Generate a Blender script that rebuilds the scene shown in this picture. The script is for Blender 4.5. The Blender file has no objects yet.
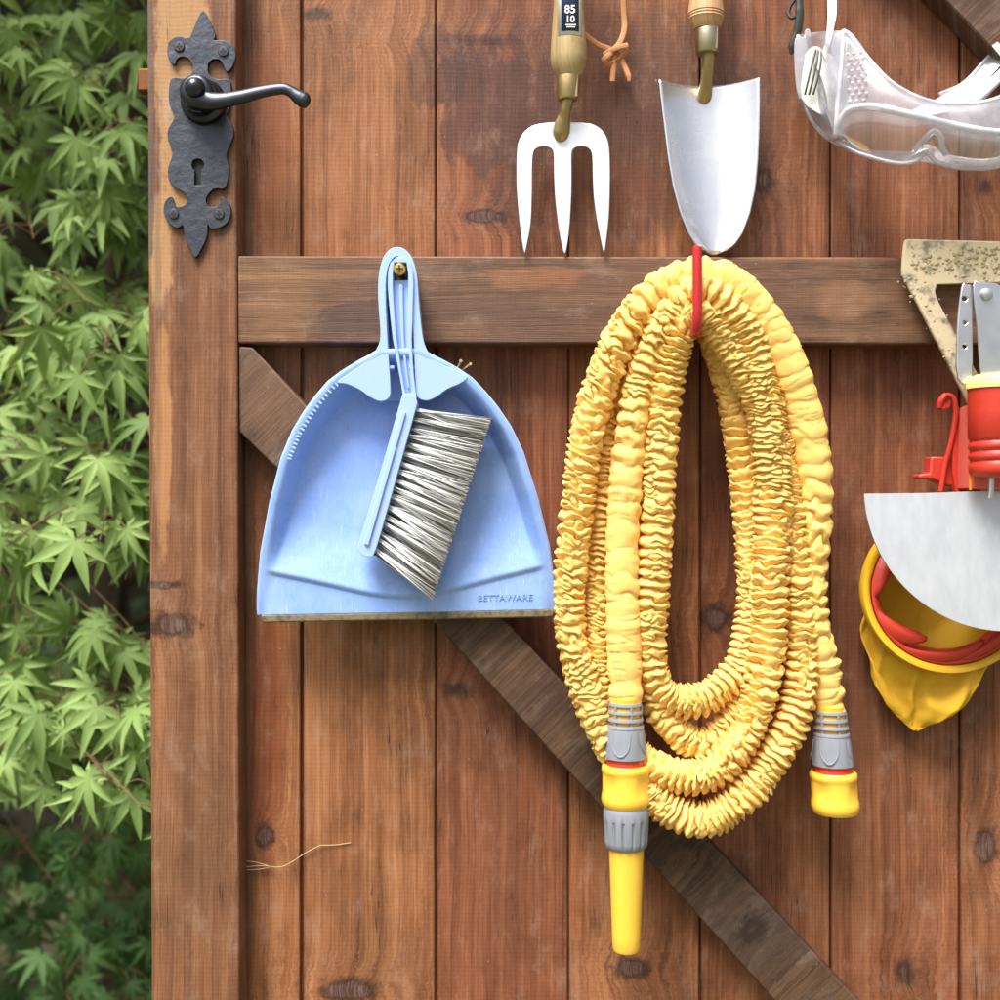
import bpy, bmesh, math, random
import numpy as np
from mathutils import Vector, Matrix

random.seed(7); rng = np.random.default_rng(11)
SC = bpy.context.scene
COL = SC.collection
S = 0.00085           # metres per unit on the board plane
D = 1200.0            # camera distance in the same units
ZC = 0.80             # camera height
R = math.radians

# ------------------------------------------------------------------ helpers
def lin(r, g, b):
    f = lambda c: (c/255/12.92) if c/255 <= .04045 else ((c/255+.055)/1.055)**2.4
    return (f(r), f(g), f(b), 1.0)

def P(px, py, d):
    """point d units in front of the boards that is seen at px, py"""
    t = (D-d)/D
    return Vector(((px-500)*t*S, -d*S, ZC+(500-py)*t*S))

class MB:
    """collects shapes of one mesh; all coordinates lie in one frame at depth d0 (uniform scale)"""
    def __init__(s, d0=0):
        s.d0 = d0; s.t = (D-d0)/D; s.v = []; s.f = []; s.attr = []
    def w(s, p):
        return ((p[0]-500)*s.t*S, -(s.d0+(p[2]-s.d0)*s.t)*S, ZC+(500-p[1])*s.t*S)
    def add(s, vs, fs, a=0.0):
        n = len(s.v); s.v += [tuple(q) for q in vs]
        for f in fs: s.f.append([n+i for i in f]); s.attr.append(a)
    def box(s, x0, x1, y0, y1, d0, d1, a=0.0):
        vs = [(x, y, d) for d in (d0, d1) for y in (y0, y1) for x in (x0, x1)]
        s.add(vs, [(0,1,3,2),(4,6,7,5),(0,4,5,1),(2,3,7,6),(0,2,6,4),(1,5,7,3)], a)
    def prism(s, pts, d0, d1, holes=(), a=0.0, fd=None):
        bm = bmesh.new()
        loops = [list(pts)] + [list(h) for h in holes]
        es = []
        for lp in loops:
            vv = [bm.verts.new((p[0], p[1], d1)) for p in lp]
            for i in range(len(vv)): es.append(bm.edges.new((vv[i], vv[(i+1) % len(vv)])))
        if holes:
            bmesh.ops.triangle_fill(bm, use_beauty=True, use_dissolve=False, edges=es)
            bmesh.ops.dissolve_limit(bm, angle_limit=.01, verts=bm.verts[:], edges=bm.edges[:])
        else:
            bm.faces.new(bm.verts[:])
        r = bmesh.ops.extrude_face_region(bm, geom=bm.faces[:])
        for e in r['geom']:
            if isinstance(e, bmesh.types.BMVert): e.co.z = d0
        bm.verts.index_update()
        vs = [tuple(v.co) for v in bm.verts]
        if fd: vs = [(x, y, fd(x, y, z)) for x, y, z in vs]
        s.add(vs, [[v.index for v in f.verts] for f in bm.faces], a); bm.free()
    def ring_prism(s, o, i_, d0, d1):
        n = len(o); q = lambda L_, d: [(p[0], p[1], d) for p in L_]
        vs = q(o, d1)+q(i_, d1)+q(i_, d0)+q(o, d0); fs = []
        for k in range(4):
            for j in range(n): fs.append((k*n+j, k*n+(j+1) % n, ((k+1) % 4)*n+(j+1) % n, ((k+1) % 4)*n+j))
        s.add(vs, fs)
    def rings(s, rings, cap=True, a=0.0):
        n = len(rings[0]); k = len(rings)
        vs = [p for r in rings for p in r]
        fs = [(i*n+j, i*n+(j+1) % n, (i+1)*n+(j+1) % n, (i+1)*n+j) for i in range(k-1) for j in range(n)]
        if cap: fs += [list(range(n))[::-1], [(k-1)*n+j for j in range(n)]]
        s.add(vs, fs, a)
    def tube(s, pts, r, n=10, flat=None, cap=True, a=0.0):
        pts = [Vector(p) for p in pts]
        if not hasattr(r, '__len__'): r = [r]*len(pts)
        rings = []; nrm = None
        for i, p in enumerate(pts):
            tg = (pts[min(i+1, len(pts)-1)]-pts[max(i-1, 0)]).normalized()
            if nrm is None:
                nrm = Vector((0, 0, 1)) if abs(tg.z) < .9 else Vector((1, 0, 0))
            nrm = (nrm-tg*nrm.dot(tg)).normalized(); b = tg.cross(nrm)
            fl = flat[i] if hasattr(flat, '__len__') else (flat or 1.0)
            rings.append([p+b*r[i]*math.cos(2*math.pi*j/n)+nrm*r[i]*fl*math.sin(2*math.pi*j/n) for j in range(n)])
        s.rings(rings, cap, a)
    def lathe(s, cx, cd, prof, n=40, axis='y', cy=0, wob=None, a=0.0, tilt=0.0):
        """prof: (position along axis, radius). axis y = down the picture, axis d = towards the viewer"""
        rings = []
        for q, r in prof:
            ring = []
            for j in range(n):
                th = 2*math.pi*j/n; rr = r*(wob(th, q) if wob else 1)
                if axis == 'y':
                    ring.append((cx+rr*math.cos(th)+(q-prof[0][0])*tilt, q, cd+rr*math.sin(th)))
                else:
                    ring.append((cx+rr*math.cos(th), cy+rr*math.sin(th), q))
            rings.append(ring)
        s.rings(rings, True, a)
    def grid(s, G, a=0.0):
        h, w_ = len(G), len(G[0])
        s.add([p for r in G for p in r], [(i*w_+j, i*w_+j+1, (i+1)*w_+j+1, (i+1)*w_+j) for i in range(h-1) for j in range(w_-1)], a)
    def build(s, name, mat, parent=None, bevel=0, seg=2, solid=0, sharp=35, loc=None, offset=-1.0, sub=0):
        me = bpy.data.meshes.new(name)
        o = bpy.data.objects.new(name, me); COL.objects.link(o)
        if parent is not None:
            o.parent = parent; base = root_loc(parent)
        else:
            base = Vector(loc if loc is not None else s.w((sum(p[0] for p in s.v)/len(s.v), max(p[1] for p in s.v), sum(p[2] for p in s.v)/len(s.v))))
            o.location = base
        vs = [Vector(s.w(p))-base for p in s.v]
        me.from_pydata(vs, [], s.f); me.validate()
        bm = bmesh.new(); bm.from_mesh(me)
        bmesh.ops.recalc_face_normals(bm, faces=bm.faces[:]); bm.to_mesh(me); bm.free()
        if any(s.attr) and len(me.polygons) == len(s.attr):
            at = me.attributes.new('seed', 'FLOAT', 'FACE'); at.data.foreach_set('value', s.attr)
        finish(o, me, mat, bevel, seg, solid, sharp, offset, sub)
        return o

def finish(o, me, mat, bevel=0, seg=2, solid=0, sharp=35, offset=-1.0, sub=0):
    me.materials.append(mat)
    me.polygons.foreach_set('use_smooth', [True]*len(me.polygons))
    if sharp and not sub: me.set_sharp_from_angle(angle=R(sharp))
    if solid:
        m = o.modifiers.new('thickness', 'SOLIDIFY'); m.thickness = solid*S; m.offset = offset
    if bevel:
        m = o.modifiers.new('edge', 'BEVEL'); m.width = bevel*S; m.segments = seg; m.limit_method = 'ANGLE'
        m.angle_limit = R(38); m.harden_normals = False
    if sub:
        m = o.modifiers.new('sub', 'SUBSURF'); m.levels = sub; m.render_levels = sub

def root_loc(o):
    while o.parent is not None: o = o.parent
    return o.location.copy()

def thing(name, label, cat, loc, group=None):
    o = bpy.data.objects.new(name, None); COL.objects.link(o)
    o.location = loc; o.empty_display_size = .03
    o['label'] = label; o['category'] = cat
    if group: o['group'] = group
    return o
def tag(o, label, cat, group=None):
    o['label'] = label; o['category'] = cat
    if group: o['group'] = group
    return o

def catmull(pts, n=8):
    pts = np.array(pts, float); P0 = np.vstack([2*pts[0]-pts[1], pts, 2*pts[-1]-pts[-2]])
    out = []
    for i in range(1, len(P0)-2):
        a, b, c, d = P0[i-1:i+3]
        for k in range(n):
            t = k/n
            out.append(.5*((2*b)+(-a+c)*t+(2*a-5*b+4*c-d)*t*t+(-a+3*b-3*c+d)*t**3))
    out.append(P0[-2]); return np.array(out)
def circ(cx, cy, r, n=24, ry=None, a0=0):
    ry = ry or r
    return [(cx+r*math.cos(a0+2*math.pi*i/n), cy+ry*math.sin(a0+2*math.pi*i/n)) for i in range(n)]
def rounded(pts, n=5):
    """closed smooth outline through the points"""
    p = np.array(pts, float); k = len(p); out = []
    for i in range(k):
        a, b, c, d = p[(i-1) % k], p[i], p[(i+1) % k], p[(i+2) % k]
        for j in range(n):
            t = j/n
            out.append(tuple(.5*((2*b)+(-a+c)*t+(2*a-5*b+4*c-d)*t*t+(-a+3*b-3*c+d)*t**3)))
    return out

# value noise for numpy geometry
_H = rng.random(4096)
def vnoise(x, y, z):
    xi, yi, zi = np.floor(x).astype(int), np.floor(y).astype(int), np.floor(z).astype(int)
    fx, fy, fz = x-xi, y-yi, z-zi
    s = lambda t: t*t*(3-2*t)
    fx, fy, fz = s(fx), s(fy), s(fz)
    h = lambda a, b, c: _H[(a*73856093 ^ b*19349663 ^ c*83492791) & 4095]
    L = lambda a, b, t: a+(b-a)*t
    return L(L(L(h(xi,yi,zi),h(xi+1,yi,zi),fx),L(h(xi,yi+1,zi),h(xi+1,yi+1,zi),fx),fy),
             L(L(h(xi,yi,zi+1),h(xi+1,yi,zi+1),fx),L(h(xi,yi+1,zi+1),h(xi+1,yi+1,zi+1),fx),fy),fz)*2-1

# ------------------------------------------------------------------ materials
class NT:
    def __init__(s, name):
        m = bpy.data.materials.new(name); m.use_nodes = True; s.m = m; s.t = m.node_tree; s.t.nodes.clear()
        s.out = s.n('ShaderNodeOutputMaterial')
    def n(s, k, **kw):
        o = s.t.nodes.new(k)
        for a, b in kw.items(): setattr(o, a, b)
        return o
    def put(s, sock, v):
        if hasattr(v, 'is_linked') or isinstance(v, bpy.types.NodeSocket): s.t.links.new(v, sock)
        elif v is not None: sock.default_value = v
    def math(s, op, a, b=None, c=None, clamp=False):
        o = s.n('ShaderNodeMath', operation=op); o.use_clamp = clamp
        s.put(o.inputs[0], a)
        if b is not None: s.put(o.inputs[1], b)
        if c is not None: s.put(o.inputs[2], c)
        return o.outputs[0]
    def mix(s, f, a, b, mode='MIX'):
        o = s.n('ShaderNodeMix', data_type='RGBA', blend_type=mode)
        s.put(o.inputs[0], f); s.put(o.inputs[6], a); s.put(o.inputs[7], b); return o.outputs[2]
    def xyz(s, a, b, c):
        o = s.n('ShaderNodeCombineXYZ'); s.put(o.inputs[0], a); s.put(o.inputs[1], b); s.put(o.inputs[2], c); return o.outputs[0]
    def noise(s, vec, scale=1.0, detail=2.0, rough=.5, dist=0.0):
        o = s.n('ShaderNodeTexNoise'); s.put(o.inputs['Vector'], vec)
        o.inputs['Scale'].default_value = scale; o.inputs['Detail'].default_value = detail
        o.inputs['Roughness'].default_value = rough; o.inputs['Distortion'].default_value = dist
        return o.outputs[0]
    def step(s, v, a, b):
        o = s.n('ShaderNodeMapRange', interpolation_type='SMOOTHSTEP'); s.put(o.inputs[0], v)
        o.inputs[1].default_value = a; o.inputs[2].default_value = b
        o.inputs[3].default_value = 0; o.inputs[4].default_value = 1; return o.outputs[0]
    def ramp(s, v, stops):
        o = s.n('ShaderNodeValToRGB'); s.put(o.inputs[0], v); e = o.color_ramp.elements
        while len(e) < len(stops): e.new(.5)
        for i, (p, c) in enumerate(stops): e[i].position = p; e[i].color = c
        return o.outputs[0]
    def obj(s):
        return s.n('ShaderNodeTexCoord').outputs['Object']
    def bump(s, h, strength=.3, dist=.001):
        o = s.n('ShaderNodeBump'); s.put(o.inputs['Height'], h); o.inputs['Strength'].default_value = strength
        o.inputs['Distance'].default_value = dist; return o.outputs[0]
    def bsdf(s, **kw):
        o = s.n('ShaderNodeBsdfPrincipled')
        for k, v in kw.items(): s.put(o.inputs[k.replace('_', ' ')], v)
        s.t.links.new(o.outputs[0], s.out.inputs[0]); return o

def plastic(name, col, rough=.4, var=.12, dirt=None, scale=60, bump=.15, sss=0, spec=.5, dirt_at=(.6, .75)):
    t = NT(name); p = t.obj()
    n = t.noise(p, scale, 4, .6); n2 = t.noise(p, scale*9, 3, .7)
    c = t.mix(t.math('MULTIPLY', n, var), col, tuple(x*.55 for x in col[:3])+(1,))
    c = t.mix(t.math('MULTIPLY', t.step(n2, .45, .8), var*.7), c, tuple(min(1, x*1.15+.06) for x in col[:3])+(1,))
    if dirt: c = t.mix(t.math('MULTIPLY', t.step(t.noise(p, scale*1.7, 6, .7), *dirt_at), .8), c, dirt)
    t.bsdf(Base_Color=c, Roughness=t.math('MULTIPLY_ADD', n, .25, rough-.1), Normal=t.bump(n2, bump, .0006),
           Specular_IOR_Level=spec, Subsurface_Weight=sss, Subsurface_Radius=(.006, .003, .001), Subsurface_Scale=1.0)
    return t.m

def metal(name, col, rough=.3, var=.3, scale=80, bump=.1, stretch=None, dirt=None, dirt_at=(.55, .65), metallic=1.0, hammered=0):
    t = NT(name); p = t.obj()
    q = p
    if stretch:
        mp = t.n('ShaderNodeMapping'); t.put(mp.inputs[0], p); mp.inputs['Scale'].default_value = stretch; q = mp.outputs[0]
    n = t.noise(p, scale, 5, .6); n2 = t.noise(q, scale*6, 4, .65)
    c = t.mix(t.math('MULTIPLY', n2, var), col, tuple(x*.45 for x in col[:3])+(1,))
    met = metallic; rg = t.math('MULTIPLY_ADD', n, .3, rough-.13)
    if dirt:
        m = t.step(t.noise(p, scale*.8, 8, .7), *dirt_at); c = t.mix(m, c, dirt)
        met = t.math('MULTIPLY', t.math('SUBTRACT', 1.0, m), metallic); rg = t.mix(m, rg, (.85,)*3+(1,))
    h = n2
    if hammered:
        v = t.n('ShaderNodeTexVoronoi', feature='SMOOTH_F1'); t.put(v.inputs['Vector'], p); v.inputs['Scale'].default_value = hammered
        h = t.math('ADD', t.math('MULTIPLY', t.noise(p, hammered*.6, 3, .5), 1.6), t.math('MULTIPLY', n2, .25))
    t.bsdf(Base_Color=c, Metallic=met, Roughness=rg, Normal=t.bump(h, bump, .0015 if hammered else .0004))
    return t.m

GX, GZ = (725-500)*S, 0.08          # the gate's own origin

def wood(name, dark, mid, light, ang=0.0, tf=1.0, knots=(), blobs=(), tone=.35, chips=.5, saw=.5, freq=1.0, gloss=.55):
    """planed, stained softwood; u runs across the grain and v along it. knots (px,py,rx,ry,amp,darkness), blobs (px,py,rx,ry,rot,colour,soft,strength)"""
    t = NT(name); p = t.obj()
    sp = t.n('ShaderNodeSeparateXYZ'); t.put(sp.inputs[0], p)
    X = t.math('MULTIPLY_ADD', sp.outputs[0], 1/S, GX/S)
    Y = t.math('MULTIPLY_ADD', sp.outputs[2], -1/S, -(GZ-ZC)/S)        # down, from the middle
    Z = t.math('MULTIPLY', sp.outputs[1], -1/S)
    at = t.n('ShaderNodeAttribute', attribute_name='seed').outputs['Fac']
    ca, sa = math.cos(ang), math.sin(ang)
    u = t.math('ADD', t.math('MULTIPLY', X, ca), t.math('MULTIPLY', Y, -sa))
    v = t.math('ADD', t.math('MULTIPLY', X, sa), t.math('MULTIPLY', Y, ca))
    u = t.math('ADD', u, t.math('MULTIPLY', Z, .6))
    sd = t.math('MULTIPLY', at, 137.0)
    lowv = t.xyz(t.math('MULTIPLY', u, .011), t.math('MULTIPLY', v, .0032), sd)
    warp = t.math('MULTIPLY', t.math('SUBTRACT', t.noise(lowv, 1, 2, .5), .5), 14.0)
    fine_w = t.math('MULTIPLY', t.math('SUBTRACT', t.noise(t.xyz(t.math('MULTIPLY', u, .05), t.math('MULTIPLY', v, .02), sd), 1, 2), .5), 2.6)
    g = t.math('ADD', t.math('ADD', u, warp), fine_w)
    kmask = None
    kn = t.math('SUBTRACT', t.noise(t.xyz(t.math('MULTIPLY', u, .10), t.math('MULTIPLY', v, .08), 4.0), 1, 5, .65), .5)
    for (kx, ky, rx, ry, amp, dk) in knots:
        kx = (kx-500)*tf; ky = (ky-500)*tf
        dx = t.math('MULTIPLY', t.math('SUBTRACT', X, kx), 1/rx); dy = t.math('MULTIPLY', t.math('SUBTRACT', Y, ky), 1/ry)
        d2 = t.math('ADD', t.math('MULTIPLY', dx, dx), t.math('MULTIPLY', dy, dy))
        d2 = t.math('MULTIPLY', d2, t.math('MULTIPLY_ADD', kn, 3.4, 1.0))
        e1 = t.math('POWER', 2.718, t.math('MULTIPLY', d2, -.35))
        g = t.math('ADD', g, t.math('MULTIPLY', e1, amp*.5))
        e2 = t.math('MULTIPLY', t.math('POWER', 2.718, t.math('MULTIPLY', d2, -1.3)), dk)
        kmask = e2 if kmask is None else t.math('MAXIMUM', kmask, e2)
    bands = t.noise(t.xyz(t.math('MULTIPLY', g, .085*freq), t.math('MULTIPLY', v, .0012), sd), 1, 3, .6)
    fine = t.noise(t.xyz(t.math('MULTIPLY', g, .42*freq), t.math('MULTIPLY', v, .006), sd), 1, 3, .65)
    hair = t.noise(t.xyz(t.math('MULTIPLY', g, 1.1), t.math('MULTIPLY', v, .03), sd), 1, 2, .6)
    patch = t.noise(t.xyz(t.math('MULTIPLY', u, .016), t.math('MULTIPLY', v, .007), t.math('ADD', sd, 9.0)), 1, 5, .6)
    f = t.math('ADD', t.math('MULTIPLY', bands, .46), t.math('ADD', t.math('MULTIPLY', fine, .34), t.math('MULTIPLY', hair, .2)))
    c = t.ramp(f, [(.34, dark), (.48, mid), (.62, light)])
    c = t.mix(t.math('MULTIPLY', t.step(patch, .42, .66), tone), c, tuple(x*.5 for x in dark[:3])+(1,))
    tonev = t.n('ShaderNodeTexWhiteNoise', noise_dimensions='1D'); t.put(tonev.inputs[1], at)
    hs = t.n('ShaderNodeHueSaturation'); t.put(hs.inputs['Color'], c)
    t.put(hs.inputs['Value'], t.math('MULTIPLY_ADD', tonev.outputs[0], .28, .86)); t.put(hs.inputs['Hue'], t.math('MULTIPLY_ADD', tonev.outputs[0], .012, .494))
    c = hs.outputs[0]
    edge = t.math('SUBTRACT', t.noise(t.xyz(t.math('MULTIPLY', u, .06), t.math('MULTIPLY', v, .022), 3.3), 1, 5, .65), .5)
    for (bx, by, rx, ry, rot, col, soft, st) in blobs:
        bx = (bx-500)*tf; by = (by-500)*tf
        a, b = math.cos(R(rot)), math.sin(R(rot))
        dx = t.math('SUBTRACT', X, bx); dy = t.math('SUBTRACT', Y, by)
        ex = t.math('MULTIPLY', t.math('ADD', t.math('MULTIPLY', dx, a), t.math('MULTIPLY', dy, b)), 1/rx)
        ey = t.math('MULTIPLY', t.math('SUBTRACT', t.math('MULTIPLY', dy, a), t.math('MULTIPLY', dx, b)), 1/ry)
        d2 = t.math('ADD', t.math('MULTIPLY', ex, ex), t.math('MULTIPLY', ey, ey))
        d2 = t.math('ADD', t.math('SQRT', d2), t.math('MULTIPLY', edge, 1.3))
        m = t.math('MULTIPLY', t.step(d2, 1.0, 1.0-soft), st)
        c = t.mix(m, c, t.mix(t.math('MULTIPLY', t.math('SUBTRACT', 1.0, fine), .55), col, tuple(x*.45 for x in col[:3])+(1,)))
    if kmask is not None:
        c = t.mix(t.math('MULTIPLY', t.step(kmask, .10, .55), .8), c, (.020, .010, .008, 1))
        c = t.mix(t.math('MULTIPLY', t.step(kmask, .52, .72), .75), c, t.mix(t.step(hair, .4, .6), (.05, .026, .022, 1), (.16, .085, .075, 1)))
    # saw marks, pale scuffs and specks of dried paint
    sw = t.math('SINE', t.math('ADD', t.math('MULTIPLY', v, 1.45), t.math('MULTIPLY', t.noise(t.xyz(t.math('MULTIPLY', u, .03), t.math('MULTIPLY', v, .02), 1.0), 1, 2), 9.0)))
    c = t.mix(t.math('MULTIPLY', t.step(sw, -.2, 1.0), .16*saw), c, (.02, .012, .01, 1))
    sc_ = t.noise(t.xyz(t.math('MULTIPLY', u, .22), t.math('MULTIPLY', v, .07), 7.0), 1, 4, .75)
    c = t.mix(t.math('MULTIPLY', t.step(sc_, .67, .73), .5*chips), c, (.42, .33, .25, 1))
    sk = t.noise(t.xyz(t.math('MULTIPLY', u, .33), t.math('MULTIPLY', v, .26), 2.0), 1, 2, .6)
    du = t.noise(t.xyz(t.math('MULTIPLY', u, .035), t.math('MULTIPLY', v, .018), 5.0), 1, 7, .72)
    c = t.mix(t.math('MULTIPLY', t.step(du, .5, .72), .32*min(1, chips+.3)), c, t.mix(.5, light, (.40, .33, .28, 1)))
    c = t.mix(t.math('MULTIPLY', t.step(t.math('SUBTRACT', 1.0, du), .52, .7), .38), c, tuple(x*.45 for x in dark[:3])+(1,))
    c = t.mix(t.math('MULTIPLY', t.step(sk, .755, .78), .8*chips), c, (.6, .55, .48, 1))
    ck = t.noise(t.xyz(t.math('MULTIPLY', g, .17), t.math('MULTIPLY', v, .0045), t.math('ADD', sd, 31.0)), 1, 2, .5)
    ck = t.math('ABSOLUTE', t.math('SUBTRACT', ck, .5)); ckm = t.math('MULTIPLY', t.step(ck, .012, .003), t.step(patch, .52, .62))
    c = t.mix(t.math('MULTIPLY', ckm, .7), c, (.02, .011, .008, 1))
    h = t.math('ADD', t.math('MULTIPLY', fine, .6), t.math('ADD', t.math('MULTIPLY', hair, .5), t.math('MULTIPLY', sw, .07*saw)))
    t.bsdf(Base_Color=c, Roughness=t.math('MULTIPLY_ADD', patch, .3, gloss-.15), Normal=t.bump(h, .5, .0011), Specular_IOR_Level=.3)
    return t.m

# base colours of the wood
wet = lin(72, 50, 45); golden = lin(196, 152, 104); grey = lin(98, 82, 72); rust = lin(120, 62, 38); blackish = lin(42, 30, 26); palew = lin(186, 160, 132)
M = {}
M['boards'] = wood('stained boards', lin(90, 53, 34), lin(129, 79, 51), lin(159, 107, 74), tone=.42, chips=.85,
    knots=[(484,216,24,8,30,1.0),(265,836,11,14,26,.9),(350,990,34,14,30,.9),(458,690,22,12,26,.55),(632,968,22,13,30,.9),(763,180,14,17,26,.75),
           (716,618,18,16,30,.85),(986,846,14,22,30,.9),(905,972,15,20,26,.6),(985,186,12,14,20,.5),(318,14,22,9,20,.6),(480,40,60,10,26,.45),(290,520,14,20,20,.45)],
    blobs=[(610,120,190,150,0,lin(78,54,48),.3,.5),(500,110,74,70,20,wet,.10,.5),(436,70,30,44,0,wet,.12,.5),(690,95,150,90,0,lin(88,58,48),.6,.45),(620,190,70,40,0,rust,.6,.3),(246,300,8,900,0,grey,.4,.5),
           (270,470,30,120,0,rust,.7,.4),(780,200,40,60,0,wet,.8,.35),(270,720,24,200,0,lin(128,62,36),.6,.6),(272,130,24,130,0,lin(140,78,50),.6,.6),(850,620,70,260,0,lin(92,58,42),.7,.5),(500,880,60,160,0,lin(124,76,54),.8,.4),
           (975,640,14,400,0,lin(100,62,42),.6,.5)])
M['stile'] = wood('stained stile', lin(86, 56, 39), lin(122, 82, 56), lin(152, 108, 75), tf=.97, tone=.28, freq=1.3,
    knots=[(172,625,26,14,12,.9),(158,585,24,4,6,.9)],
    blobs=[(182,70,30,170,0,golden,.25,.75),(160,250,14,60,0,golden,.3,.7),(163,440,10,120,0,lin(190,138,88),.3,.7),(160,690,6,70,0,lin(176,116,76),.3,.5),
           (150,130,5,160,0,grey,.3,.8),(204,330,28,70,0,lin(112,66,46),.7,.4),(200,820,34,140,0,lin(104,74,54),.8,.45),(170,105,10,26,0,palew,.5,.7),(158,330,4,300,0,grey,.4,.35)], chips=.8, gloss=.5)
M['rail'] = wood('weathered rail', lin(70, 48, 36), lin(106, 74, 54), lin(138, 100, 73), ang=R(90), tf=.97, tone=.3, freq=1.25,
    blobs=[(352,326,44,30,-10,lin(84,62,54),.08,.75),(620,300,330,70,0,lin(92,70,60),.5,.6),(278,300,50,60,0,lin(150,108,76),.7,.45),(530,278,60,14,0,lin(160,104,68),.5,.5),(845,300,34,26,0,lin(140,100,74),.4,.7),(930,300,60,50,0,lin(128,92,68),.5,.5)], chips=.8, saw=.3)
M['brace'] = wood('weathered brace', lin(48, 34, 26), lin(74, 52, 39), lin(104, 76, 57), ang=R(-46.2), tf=.97, tone=.4, freq=1.2,
    knots=[(752,930,20,20,26,.6),(690,845,30,9,20,.5)], blobs=[(560,690,60,44,0,wet,.7,.5),(760,930,80,60,0,lin(76,62,56),.7,.6),(270,390,50,60,0,lin(128,96,74),.7,.5)], chips=1.0, saw=.3)
M['handle_wood'] = wood('ash handle', lin(138, 116, 78), lin(166, 144, 102), lin(186, 166, 124), tone=.15, chips=.2, saw=0, gloss=.4)
M['pale_wood'] = wood('pale ash handle', lin(168, 126, 86), lin(190, 150, 110), lin(208, 172, 130), tone=.12, chips=.2, saw=0, gloss=.45)
M['iron'] = metal('black hammered iron', lin(80, 83, 91), .46, .35, 70, .55, hammered=95)
M['iron_smooth'] = metal('black iron', lin(72, 75, 82), .33, .3, 60, .12)
M['screw_dark'] = metal('blackened screw', lin(92, 92, 96), .4, .3)
M['black'] = plastic('recess shade black', (.006, .006, .006, 1), .6)  # flat black standing in for the shade inside holes and slots
M['black_plastic'] = plastic('black plastic', lin(44, 46, 46), .4)
M['steel'] = metal('polished stainless steel', lin(214, 215, 218), .34, .12, 40, .04, None, lin(160, 150, 132), (.72, .84), .85)
M['mirror'] = metal('bright stainless blade', lin(216, 217, 222), .24, .10, 40, .03, None, lin(160, 156, 146), (.74, .86), .9)
M['brass'] = metal('dull brass', lin(186, 164, 118), .46, .45, 90, .15, None, lin(150, 132, 94), (.52, .7))
M['brass_screw'] = metal('brass screw', lin(214, 178, 96), .28, .2)
M['ferrule_steel'] = metal('tarnished ferrule', lin(190, 180, 150), .32, .3)
M['galv'] = metal('scratched steel', lin(206, 210, 216), .42, .55, 26, .12, (1, 1, .35), lin(168, 146, 122), (.70, .78), .55)
M['chrome'] = metal('worn chrome', lin(216, 219, 226), .34, .25, 60, .05)
M['muddy'] = metal('steel caked with soil', lin(150, 142, 128), .5, .4, 70, .3, None, lin(200, 184, 152), (.36, .52), .8)
M['soil'] = plastic('dried soil', lin(188, 170, 134), .95, .8, lin(140, 122, 90), 160, 1.0, dirt_at=(.5, .6))
M['blue'] = plastic('pale blue plastic', lin(160, 188, 240), .30, .10, lin(128, 150, 196), 30, .08, dirt_at=(.68, .82))
def scuffed():
    t = NT('pale blue plastic, scuffed'); p = t.obj(); base = lin(132, 166, 234)
    mp = t.n('ShaderNodeMapping'); t.put(mp.inputs[0], p); mp.inputs['Scale'].default_value = (900, 200, 70); mp.inputs['Rotation'].default_value = (0, R(24), 0)
    mq = t.n('ShaderNodeMapping'); t.put(mq.inputs[0], p); mq.inputs['Scale'].default_value = (800, 200, 50); mq.inputs['Rotation'].default_value = (0, R(-38), 0)
    a = t.noise(mp.outputs[0], 1, 3, .6); b = t.noise(mq.outputs[0], 1, 3, .6); n = t.noise(p, 24, 5, .65); d = t.noise(p, 420, 2, .5)
    c = t.mix(t.math('MULTIPLY', t.step(n, .4, .7), .35), base, lin(176, 200, 240))
    c = t.mix(t.math('MULTIPLY', t.step(a, .62, .72), .5), c, lin(206, 220, 246)); c = t.mix(t.math('MULTIPLY', t.step(b, .64, .74), .4), c, lin(206, 220, 246))
    c = t.mix(t.math('MULTIPLY', t.step(t.noise(p, 60, 6, .7), .60, .8), .4), c, lin(112, 128, 160))
    c = t.mix(t.math('MULTIPLY', t.step(d, .75, .80), .75), c, lin(70, 78, 96))
    t.bsdf(Base_Color=c, Roughness=t.math('MULTIPLY_ADD', n, .22, .17), Normal=t.bump(t.math('ADD', a, b), .12, .0004))
    return t.m
M['blue_scuffed'] = scuffed()
M['blue_deep'] = plastic('blue plastic lettering', lin(128, 160, 226), .4)
M['lip'] = plastic('dirty rubber lip', lin(124, 112, 86), .7, .6, lin(84, 70, 48), 110, .6, dirt_at=(.48, .6))
M['hose'] = None
M['yellow'] = plastic('yellow plastic', lin(242, 190, 66), .34, .14, lin(214, 164, 66), 50, .06, dirt_at=(.66,.8))
M['yellow_hose_core'] = plastic('yellow hose core', lin(236, 176, 40), .6)
M['yellow_cap'] = plastic('pale yellow cap', lin(236, 218, 124), .4, .12)
M['grey_plastic'] = plastic('grey plastic', lin(134, 138, 148), .34, .12, None, 60, .1)
M['red_ring'] = plastic('red plastic ring', lin(206, 62, 42), .35, .1)
M['red'] = plastic('red plastic', lin(190, 52, 36), .38, .3, lin(206, 96, 78), 60, .12, dirt_at=(.6, .8))
M['red_pale'] = plastic('sun faded red plastic', lin(204, 92, 78), .36, .25)
M['red_vinyl'] = plastic('red vinyl coating', lin(178, 36, 40), .26, .2, None, 80, .1)
M['ochre'] = plastic('ochre yellow rim', lin(214, 166, 34), .36, .15)
M['orange'] = plastic('orange print', lin(240, 150, 40), .5)
M['white_elastic'] = plastic('white elastic webbing', lin(236, 236, 230), .8, .1, None, 200, .5)
M['white_print'] = plastic('white print', (.8, .8, .8, 1), .5, .02)
M['navy'] = plastic('navy print', lin(44, 62, 96), .45, .2, None, 120)
M['leather'] = plastic('tan leather thong', lin(196, 134, 90), .6, .3, None, 120, .4)
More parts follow.
